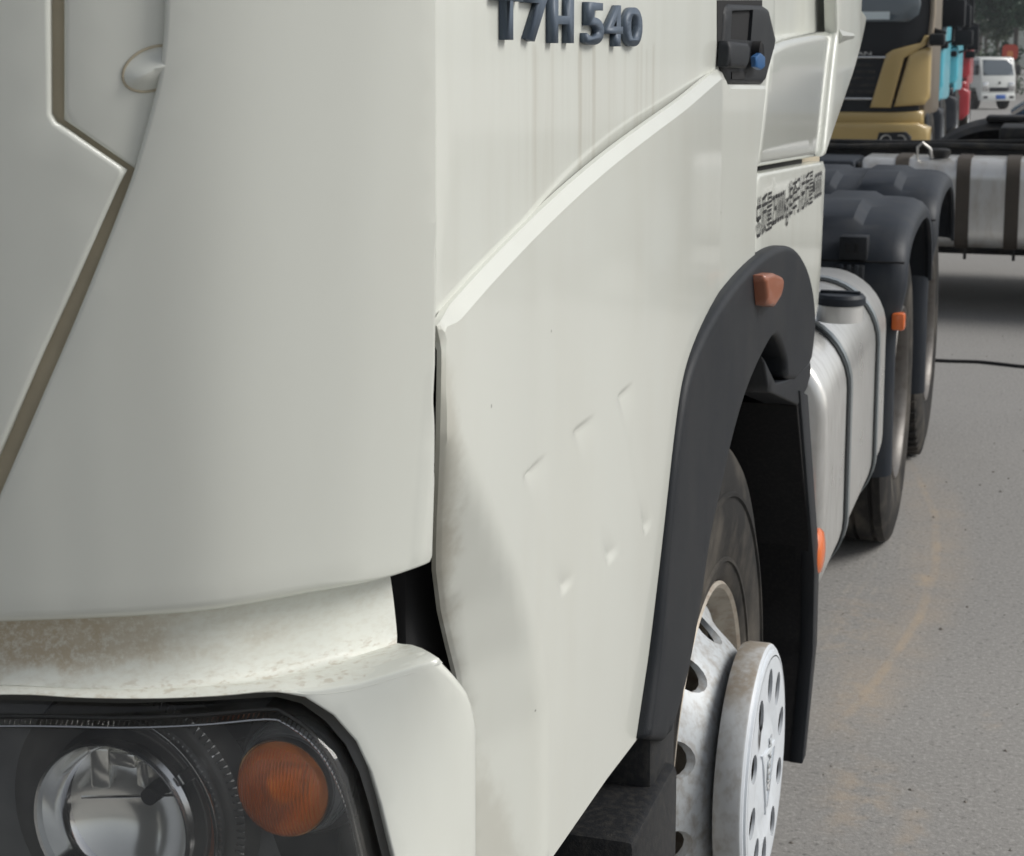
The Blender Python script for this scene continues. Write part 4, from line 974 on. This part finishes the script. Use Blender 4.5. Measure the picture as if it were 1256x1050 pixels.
# ================================================================== ROW OF TRUCKS BEHIND
def paint(name, c): return mat(name, c, 0.32, 0, 0.4, var=0.06, vscale=3)
def cabover(name, X, Y, Z, label, colour, spec):
    """a parked cab-over tractor facing the camera; X is its outer (right in view) side"""
    t = thing(name, (X - 1.25, Y + 2, Z), label, 'truck', 'tractor trucks parked in a line')
    mp = paint(name + '_paint', colour); E = Vector((X, Y, Z))
    F0 = Flat(E, (1, 0, 0), (0, 0, 1), lambda u, v: 0.0)
    def bend(u): return -0.9 * max(0, u + 0.38) ** 2
    class Face:
        def __init__(s, off=0): s.off = off
        def pos(s, u, v, d): return E + Vector((u, -s.off - bend(u) + d + 0.06 * max(0, v - 1.7), v))
    W2 = 2.5
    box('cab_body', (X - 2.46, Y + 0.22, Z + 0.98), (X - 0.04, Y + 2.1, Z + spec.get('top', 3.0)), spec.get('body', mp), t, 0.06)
    panel('windshield', Face(0.008), [(-2.25, 1.93), (-0.22, 1.93), (-0.13, 2.0), (-0.11, 2.1), (-0.16, 2.75), (-2.3, 2.75)], 0.02, 0.05, m_window, t, px=False, grid=0.1)
    panel('windshield_surround', Face(-0.02), [(-2.45, 1.60), (-0.05, 1.60), (-0.02, 1.8), (-0.03, 2.9), (-2.45, 2.9)], 0.02, 0.08, m_black, t, px=False, grid=0.1)
    gr = panel('grille', Face(0.01), [(-2.1, 1.20), (-0.52, 1.20), (-0.40, 1.57), (-2.1, 1.57)], 0.01, 0.05, m_black, t, px=False, grid=0.1)
    for k in range(5): box('grille_slat', (X - 2.0, Y - 0.012, Z + 1.24 + 0.065 * k), (X - 0.52, Y + 0.03, Z + 1.27 + 0.065 * k), m_frame, gr, 0.004)
    for z in (1.175, 1.578): box('grille_trim', (X - 2.1, Y - 0.03, Z + z), (X - (0.54 if z < 1.3 else 0.42), Y + 0.02, Z + z + 0.022), m_chrome_s, gr, 0.004)
    panel('fascia', Face(0.03), [(-0.56, 1.10), (-0.36, 1.10), (-0.25, 1.58), (-0.06, 1.70), (-0.015, 1.80), (-0.07, 1.80), (-0.10, 1.73), (-0.36, 1.66), (-0.42, 1.62)], 0.015, 0.06, mp, t, px=False, grid=0.05)
    panel('corner_deflector', Face(0.035), [(-0.33, 1.11), (-0.05, 1.13), (0.0, 1.20), (0.0, 1.68), (-0.03, 1.69), (-0.20, 1.63)], 0.03, 0.08, mp, t, px=False, grid=0.04)
    panel('grille_skirt', Face(-0.02), [(-2.45, 1.0), (-0.1, 1.0), (-0.1, 1.18), (-2.45, 1.18)], 0.01, 0.05, m_black, t, px=False, grid=0.1)
    bump_ = panel('bumper', Face(0.06), [(-2.5, 0.40), (-0.10, 0.40), (0.0, 0.50), (0.01, 0.90), (-0.10, 0.955), (-2.4, 0.955)], 0.03, 0.25, spec.get('bumper', mp), t, px=False, grid=0.06)
    panel('bumper_step', Face(0.0), [(-2.4, 0.94), (-0.06, 0.94), (-0.06, 1.07), (-0.35, 1.055), (-2.4, 1.055)], 0.02, 0.2, spec.get('bumper', mp), t, px=False, grid=0.06)
    hd = panel('headlight', Face(0.068), [(-0.50, 0.70), (-0.16, 0.70), (-0.15, 0.82), (-0.20, 0.87), (-0.46, 0.86)], 0.006, 0.03, m_black, t, px=False, grid=0.04)
    for u in (-0.39, -0.25): lathe('headlight_bowl', [(-0.012, 0.058), (-0.012, 0.05), (0.01, 0.03), (0.015, 0.001)], tuple(E + Vector((u, -0.062 - bend(u), 0.785))), m_bowl, hd, n=20, axis='Y')
    # mirrors
    for (x0, x1, z0, z1) in spec['mirrors']:
        mb = box('mirror', (X + x0, Y + 0.02, Z + z0), (X + x1, Y + 0.18, Z + z1), m_black, t, 0.03)
    zz = [m[2] for m in spec['mirrors']] + [m[3] for m in spec['mirrors']]
    tube('mirror_arm', [(X - 0.06, Y + 0.25, Z + min(zz) + 0.05), (X + 0.10, Y + 0.1, Z + min(zz) + 0.1), (X + 0.12, Y + 0.1, Z + max(zz)), (X - 0.06, Y + 0.25, Z + max(zz) + 0.05)], 0.025, m_black, t, n=8)
    tube('pillar_rail', [(X - 0.02, Y + 0.12, Z + 1.70), (X + 0.0, Y + 0.16, Z + 2.0), (X - 0.01, Y + 0.2, Z + 2.6)], 0.03, spec.get('pillar', mp), t, n=8)
    for yy in (1.15,):
        W = bpy.data.objects.new('wheel', None); COL.objects.link(W); W.parent = t; W.matrix_parent_inverse = Matrix.Translation(-t.location)
        lathe('tyre', tyre_profile(0.29, 0.52, 0.29), (X - 0.18, Y + yy, Z + 0.52), m_rubber, W, n=40)
        lathe('rim', [(0.13, 0.296), (0.05, 0.25), (0.09, 0.1), (0.09, 0.001)], (X - 0.18, Y + yy, Z + 0.52), m_steel, W, n=40)
        lathe('tyre', tyre_profile(0.29, 0.52, 0.29), (X - 2.32, Y + yy, Z + 0.52), m_rubber, W, n=40)
    box('chassis', (X - 1.7, Y + 0.4, Z + 0.5), (X - 0.8, Y + 4.0, Z + 0.95), m_frame, t, 0.02)
    box('wheel_skirt', (X - 0.5, Y + 0.3, Z + 0.75), (X - 0.03, Y + 0.62, Z + 1.05), mp if spec.get('skirt') else m_black, t, 0.04)
    return t, Face
gx = at_y(1140, 100, 17).x
gold, GF = cabover('gold_truck', gx, 17, 0, 'gold cab-over truck with black windshield surround and chrome-framed grille', (0.46, 0.335, 0.135),
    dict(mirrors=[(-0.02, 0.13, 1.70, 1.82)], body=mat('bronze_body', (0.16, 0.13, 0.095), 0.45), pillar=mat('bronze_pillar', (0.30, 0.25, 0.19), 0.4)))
panel('windshield_sticker', GF(0.014), [(-0.75, 1.955), (-0.40, 1.955), (-0.40, 2.03), (-0.75, 2.03)], 0, 0.002, mat('sticker_white', (0.62, 0.70, 0.72), 0.5), gold, px=False, grid=0.2)
o = text_mesh('TIAN', -0.80, -0.56, 1.61, 1.645, 0, 0.0, m_chrome_s, gold, 'badge_lettering', bold=0.02)
o.data.transform(Matrix(((0, 1, 0, gx), (1, 0, 0, 16.985), (0, 0, 1, 0), (0, 0, 0, 1))))
CY = (0.075, 0.46, 0.58)
c1x = at_y(1156, 100, 21.8).x; c2x = at_y(1174, 100, 26.4).x; rx = at_y(1189, 100, 31).x
cabover('cyan_truck', c1x, 21.8, 0, 'cyan cab-over truck directly behind the gold truck', CY, dict(mirrors=[(-0.09, 0.24, 1.93, 2.27), (-0.05, 0.22, 2.32, 2.6), (-0.12, 0.05, 1.66, 1.76)], top=2.0, skirt=False, bumper=m_fender, pillar=mat('pale_pillar', (0.42, 0.55, 0.62), 0.3)))
cabover('cyan_truck', c2x, 26.4, 0, 'cyan cab-over truck between the other cyan truck and the red truck', CY, dict(mirrors=[(-0.13, 0.20, 1.70, 1.93), (-0.02, 0.16, 1.96, 2.3), (-0.25, -0.02, 1.53, 1.62)], top=1.95, bumper=m_fender, pillar=mat('grey_pillar', (0.2, 0.22, 0.25), 0.4)))
cabover('red_truck', rx, 31, 0, 'red cab-over truck last in the line of parked tractors', (0.36, 0.012, 0.022), dict(mirrors=[(-0.16, 0.13, 1.62, 2.05), (-0.10, 0.08, 1.48, 1.60)], top=1.95, skirt=True, pillar=m_black))

# white light truck ---------------------------------------------------------------
LY = 77.0; LZ = ground_z(LY); sc_ = 0
xr = at_y(1253, 110, LY).x; xl = at_y(1203, 110, LY).x
lt = thing('light_truck', ((xl + xr) / 2, LY + 2, LZ), 'small white light truck with blue number plate driving in the distance', 'truck')
mwp = paint('light_truck_paint', (0.70, 0.72, 0.70))
def lz(py): return at_y(1220, py, LY).z
w_ = xr - xl
zroof, zws0, zgl, zbm, zbt = lz(70), lz(94), lz(112), lz(115), lz(124)
prof = [(0.0, zbt), (0.0, zws0), (0.22, zroof - 0.05), (0.40, zroof), (1.7, zroof), (1.75, zbt + 0.25), (1.2, zbt + 0.2), (0.9, zbt + 0.55), (0.5, zbt + 0.55), (0.2, zbt)]
rot = Matrix.Translation((xl, LY, 0)) @ Matrix.Rotation(R(33), 4, 'Z')
def LT(o): o.data.transform(rot); return o
LT(extrude('cab', [(y, z) for y, z in prof], 'X', 0, w_, mwp, lt, bevel=0.05))
sl = 0.22 / (zroof - 0.05 - zws0)
class LW:
    def pos(s, u, v, d): return Vector((u, (v - zws0) * sl - 0.02 + d, v))
LT(panel('windshield', LW(), [(0.10, zws0 + 0.05), (w_ - 0.10, zws0 + 0.05), (w_ - 0.16, zroof - 0.12), (0.16, zroof - 0.12)], 0.01, 0.02, m_window, lt, px=False, grid=0.3))
LT(box('side_window', (-0.02, 0.25, zws0 + 0.05), (0.02, 0.95, zroof - 0.15), m_window, lt, 0.01))
LT(box('side_window', (-0.02, 1.1, zws0 + 0.1), (0.02, 1.5, zroof - 0.15), m_window, lt, 0.01))
LT(box('grille', (0.42, -0.03, lz(112.5)), (w_ - 0.38, 0.02, lz(107.5)), m_black, lt, 0.01))
LT(box('number_plate', (w_ * 0.42, -0.07, lz(122)), (w_ * 0.70, -0.02, lz(116.5)), mat('plate_blue', (0.05, 0.14, 0.45), 0.4), lt, 0.005))
LT(box('bumper', (0.02, -0.06, lz(124)), (w_ - 0.02, 0.05, lz(115.5)), mwp, lt, 0.02))
for x0 in (0.06, w_ - 0.36):
    LT(box('headlight', (x0, -0.03, lz(112)), (x0 + 0.30, 0.03, lz(101)), m_chrome_s, lt, 0.02))
    LT(box('fog_light', (x0 + 0.05, -0.075, lz(121)), (x0 + 0.25, 0.0, lz(118)), m_black, lt, 0.01))
LT(lathe('badge', [(-0.03, 0.06), (-0.03, 0.001)], (w_ * 0.52, -0.01, lz(102)), m_black, lt, n=16, axis='Y'))
for x in (-0.02, w_ - 0.28): 
    for y_ in (0.75, 4.2): LT(lathe('wheel', tyre_profile(0.24, 0.40, 0.05, 3), (x + 0.13, y_, LZ + 0.40), m_rubber, lt, n=32))
LT(box('cargo_bed', (-0.05, 1.85, LZ + 0.75), (w_ + 0.05, 5.2, LZ + 1.45), mwp, lt, 0.02))
LT(box('frame', (0.4, 0.5, LZ + 0.4), (w_ - 0.4, 5.0, LZ + 0.75), m_frame, lt, 0.02))
for x in (-0.22, w_ + 0.08): LT(box('mirror', (x, 0.05, zws0 + 0.1), (x + 0.14, 0.15, zws0 + 0.5), m_black, lt, 0.02))

# dark blue car at the right edge ---------------------------------------------------
bxr = at_y(1238, 140, 20).x
car = thing('blue_car', (bxr + 0.9, 22, 0), 'blue car with slanting windshield cut off by the right picture edge', 'car')
mcb = paint('car_paint', (0.05, 0.09, 0.16)); m_bglass = mat('blue_glass', (0.07, 0.16, 0.26), 0.08, coat=0.5, spec=0.8)
cz = lambda py: at_y(1240, py, 20).z
body = [(-0.9, 0.30), (-0.92, 0.45), (-0.85, 0.52), (0.0, cz(145)), (0.62, cz(97)), (0.9, cz(88)), (2.4, cz(88)), (3.1, 0.95), (3.4, 0.9), (3.42, 0.3)]
extrude('body', [(bxr + a, b) for a, b in body], 'Y', 20.0, 21.7, mcb, car, bevel=0.06)
V = [(bxr + 0.02, 20.1, cz(139)), (bxr + 0.60, 20.1, cz(99)), (bxr + 0.60, 21.6, cz(99)), (bxr + 0.02, 21.6, cz(139))]
mk('windshield', [(a - 0.01, b, c + 0.03) for a, b, c in V] + [(a + 0.02, b, c - 0.02) for a, b, c in V], [(0, 1, 2, 3), (4, 7, 6, 5), (0, 4, 5, 1), (1, 5, 6, 2), (2, 6, 7, 3), (3, 7, 4, 0)], m_bglass, car, 20)
mk('side_window', [(bxr + 0.12, 19.985, cz(138)), (bxr + 1.5, 19.985, cz(136)), (bxr + 1.5, 19.985, cz(98)), (bxr + 0.66, 19.985, cz(100)), (bxr + 0.12, 20.01, cz(138)), (bxr + 1.5, 20.01, cz(136)), (bxr + 1.5, 20.01, cz(98)), (bxr + 0.66, 20.01, cz(100))], [(0, 1, 2, 3), (7, 6, 5, 4), (0, 4, 5, 1), (1, 5, 6, 2), (2, 6, 7, 3), (3, 7, 4, 0)], m_bglass, car, 20)
tube('door_pillar', [(bxr + 0.03, 19.98, cz(140)), (bxr + 0.62, 19.98, cz(97))], 0.03, m_chrome_s, car, n=8)
for x in (-0.25, 2.7):
    for y_ in (20.1, 21.6): lathe('wheel', tyre_profile(0.2, 0.32, 0.05, 3), (bxr + x, y_, 0.32), m_rubber, car, n=32, axis='Y')

# grit and small stones lying on the asphalt
rnd = random.Random(11); V, F = [], []
for k in range(230):
    y = 3.0 + 7.5 * rnd.random() ** 1.4; x = rnd.uniform(-0.35, 1.3); r_ = rnd.choice((0.0022, 0.003, 0.004, 0.006)) * rnd.uniform(0.8, 1.3); b = len(V); a = rnd.uniform(0, 6.28)
    for i in range(5): V.append((x + r_ * rnd.uniform(0.8, 1.4) * math.cos(a + 1.257 * i), y + r_ * rnd.uniform(0.8, 1.4) * math.sin(a + 1.257 * i), 0.0005))
    V.append((x, y, r_ * 0.9)); F += [(b + i, b + (i + 1) % 5, b + 5) for i in range(5)]
gt = mk('grit', V, F, mat('grit_stone', (0.17, 0.155, 0.135), 0.9, var=0.9, vscale=7), None, 20); gt['kind'] = 'stuff'; gt['label'] = 'small loose stones and grit scattered on the asphalt'
# cable ------------------------------------------------------------------------------
cpts = smooth_line([tuple(at_z(px, py, 0.008)) for px, py in ((1060, 446), (1130, 442), (1165, 443), (1200, 444), (1230, 447), (1258, 450), (1300, 452), (1400, 448))], 5)
tag(tube('ground_cable', cpts, 0.010, m_dark, n=8), 'thin black cable lying across the asphalt behind the rear wheels', 'cable')

# round red sign above the light truck
sgn_c = at_y(1239, 64, 84)
sg = thing('round_sign', (sgn_c.x, 84, ground_z(84)), 'small red sign showing above the white light truck roof', 'sign')
m_sred = mat('sign_red', (0.52, 0.07, 0.04), 0.5); m_sor = mat('sign_orange', (0.75, 0.28, 0.10), 0.5)
extrude('board', [(sgn_c.x + p, sgn_c.z + q) for p, q in rrect(-0.36, 0.36, -0.36, 0.36, 0.2)], 'Y', 83.98, 84.02, m_sred, sg)
extrude('board_centre', [(sgn_c.x + p, sgn_c.z + q) for p, q in rrect(-0.14, 0.14, -0.24, 0.06, 0.1)], 'Y', 83.96, 83.979, m_sor, sg)
tube('post', [(sgn_c.x, 84.06, ground_z(84)), (sgn_c.x, 84.06, sgn_c.z + 0.3)], 0.035, m_steel, sg, n=8)

# trees ----------------------------------------------------------------------------------
def leaf_mat(name, c): 
    m = mat(name, c, 0.6, var=0.45, vscale=0.9); return m
lm = [leaf_mat('leaf_dark', (0.020, 0.058, 0.028)), leaf_mat('leaf_grey_green', (0.060, 0.095, 0.048)), leaf_mat('leaf_pale', (0.10, 0.115, 0.085))]
m_bark = mat('bark', (0.12, 0.11, 0.10), 0.9, var=0.3, vscale=3)
def tree(name, X, Y, h, rad_, z_crown, nleaf, size, lmat, label, lean=0.0):
    rnd = random.Random(name + str(X)); z0 = ground_z(Y)
    t = thing(name, (X, Y, z0), label, 'tree', 'trees beyond the yard')
    rows = []; V, F = [], []
    def limb(p, q, r0, r1):
        p, q = Vector(p), Vector(q); d = (q - p).normalized(); u = d.orthogonal().normalized(); w = d.cross(u); b = len(V)
        for (c, r_) in ((p, r0), ((p + q) / 2 + u * 0.05, (r0 + r1) / 2), (q, r1)):
            for k in range(7): a = 2 * math.pi * k / 7; V.append(c + (u * math.cos(a) + w * math.sin(a)) * r_)
        for i in range(2):
            for k in range(7): F.append((b + i * 7 + k, b + i * 7 + (k + 1) % 7, b + (i + 1) * 7 + (k + 1) % 7, b + (i + 1) * 7 + k))
    top = Vector((X + lean, Y, z0 + h)); base = Vector((X, Y, z0 - 0.1))
    limb(base, base.lerp(top, 0.5), h * 0.018, h * 0.012); limb(base.lerp(top, 0.5), top, h * 0.012, h * 0.003)
    tips = []
    for k in range(16):
        s = rnd.uniform(0.35, 0.95); p = base.lerp(top, s); a = rnd.uniform(0, 6.28); L_ = rad_ * rnd.uniform(0.5, 1.0) * (1.15 - 0.6 * s)
        q = p + Vector((math.cos(a) * L_, math.sin(a) * L_, rnd.uniform(0.1, 0.8) * L_)); limb(p, q, h * 0.006, h * 0.0015); tips.append(q); tips.append(p.lerp(q, 0.6))
    mk('trunk', V, F, m_bark, t, 60)
    V2, F2 = [], []
    clumps = [(q, rnd.uniform(0.25, 0.5) * rad_) for q in tips]
    for k in range(12):
        a = rnd.uniform(0, 6.28); rr_ = rad_ * math.sqrt(rnd.random()); clumps.append((Vector((X + rr_ * math.cos(a), Y + rr_ * math.sin(a), z0 + z_crown + (h - z_crown) * rnd.random())), rnd.uniform(0.2, 0.45) * rad_))
    for _ in range(nleaf):
        c, cr = rnd.choice(clumps); d = Vector((rnd.gauss(0, 1), rnd.gauss(0, 1), rnd.gauss(0, 0.8))).normalized() * cr * rnd.random() ** 0.5; p = c + d
        if p.z < z0 + z_crown * 0.8: continue
        n_v = Vector((rnd.gauss(0, 1), rnd.gauss(0, 1), rnd.gauss(0.5, 1))).normalized(); u = n_v.orthogonal().normalized(); w = n_v.cross(u); s = size * rnd.uniform(0.6, 1.3); b = len(V2)
        V2 += [p - u * s, p - w * s * 0.5, p + u * s, p + w * s * 0.5]; F2.append((b, b + 1, b + 2, b + 3))
    me = bpy.data.meshes.new('crown'); me.from_pydata([tuple(v) for v in V2], [], F2); link('crown', me, lmat, t)
    return t
def tx(px, Y): return at_y(px, 40, Y).x
tree('evergreen_tree', tx(1246, 96), 96, 9.5, 2.6, 1.0, 9000, 0.16, lm[0], 'dense dark green tree above the white light truck, at right')
tree('evergreen_tree', tx(1275, 104), 104, 11, 3.4, 1.5, 7000, 0.18, lm[0], 'large dark tree at the right edge behind the red sign')
tree('slender_tree', tx(1222, 110), 110, 8.5, 1.6, 1.0, 3200, 0.15, lm[1], 'slender grey green tree left of the dark evergreen', 0.2)
tree('slender_tree', tx(1200, 120), 120, 10, 1.5, 3.2, 900, 0.16, lm[2], 'thin pale tree with sparse leaves beside the black mirrors', 0.4)
tree('slender_tree', tx(1211, 132), 132, 9.0, 1.8, 0.8, 2600, 0.16, lm[2], 'pale leafy tree between the two slender trees', -0.3)
tree('slender_tree', tx(1188, 128), 128, 9.5, 1.8, 2.6, 1400, 0.16, lm[2], 'thin tree partly hidden by the truck mirrors', 0.2)
for k, (px, Y, w) in enumerate(((1196, 100, 1.0), (1208, 98, 0.9), (1221, 97, 1.0), (1233, 101, 1.1), (1180, 103, 1.2))):
    rnd = random.Random(k); X = tx(px, Y); z0 = ground_z(Y); V2, F2 = [], []
    t = thing('shrub', (X, Y, z0), ['low shrub beside the red truck, under the pale trees', 'low shrub above the left half of the light truck roof', 'low shrub above the middle of the light truck roof', 'low shrub just left of the red sign', 'low shrub hidden mostly by the red truck'][k], 'shrub', 'shrubs along the far roadside')
    for _ in range(900):
        p = Vector((X + rnd.gauss(0, w * 0.5), Y + rnd.gauss(0, 0.4), z0 + abs(rnd.gauss(0.9, 0.7)))); n_v = Vector((rnd.gauss(0, 1), rnd.gauss(0, 1), rnd.gauss(0.5, 1))).normalized(); u = n_v.orthogonal().normalized(); w2 = n_v.cross(u); s = 0.13 * rnd.uniform(0.6, 1.3); b = len(V2)
        V2 += [p - u * s, p - w2 * s * 0.5, p + u * s, p + w2 * s * 0.5]; F2.append((b, b + 1, b + 2, b + 3))
    me = bpy.data.meshes.new('foliage'); me.from_pydata([tuple(v) for v in V2], [], F2); link('foliage', me, lm[1], t)
    mk('stem', [(X - 0.04, Y, z0 - 0.05), (X + 0.04, Y, z0 - 0.05), (X, Y + 0.06, z0 - 0.05), (X, Y, z0 + 1.2)], [(0, 1, 3), (1, 2, 3), (2, 0, 3)], m_bark, t)
# far grey-green rise, added to stand in for the hazy backdrop
V, F = [], []
N = 60
for j, (yy, hh) in enumerate(((230, 0), (250, 5), (285, 11), (330, 14), (420, 13))):
    for i in range(N + 1):
        x = -160 + 300 * i / N; V.append((x, yy, -1.2 + hh * (0.75 + 0.5 * noise.noise(Vector((x * 0.02, yy * 0.02, 3)))) + (0.8 * noise.noise(Vector((x * 0.2, yy * 0.1, 1))) if hh else 0)))
for j in range(4):
    for i in range(N): a = j * (N + 1) + i; F.append((a, a + 1, a + N + 2, a + N + 1))
hl = mk('haze_backdrop', V, F, mat('haze_grey', (0.10, 0.115, 0.10), 0.9, var=0.5, vscale=0.25), None, 60); hl['kind'] = 'structure'

# ------------------------------------------------------------------ haze: thin pale air round the whole place
hz = box('haze', (-330, -70, -3.2), (330, 450, 24), None, None, 0)
hm = bpy.data.materials.new('haze_air'); hm.use_nodes = True; hn = hm.node_tree; hn.nodes.clear()
ho = hn.nodes.new('ShaderNodeOutputMaterial'); pv = hn.nodes.new('ShaderNodeVolumePrincipled')
pv.inputs['Color'].default_value = (0.92, 0.95, 1.0, 1); pv.inputs['Density'].default_value = 0.0007; pv.inputs['Anisotropy'].default_value = 0.3
hn.links.new(pv.outputs[0], ho.inputs['Volume']); hz.data.materials.append(hm); hz['kind'] = 'stuff'
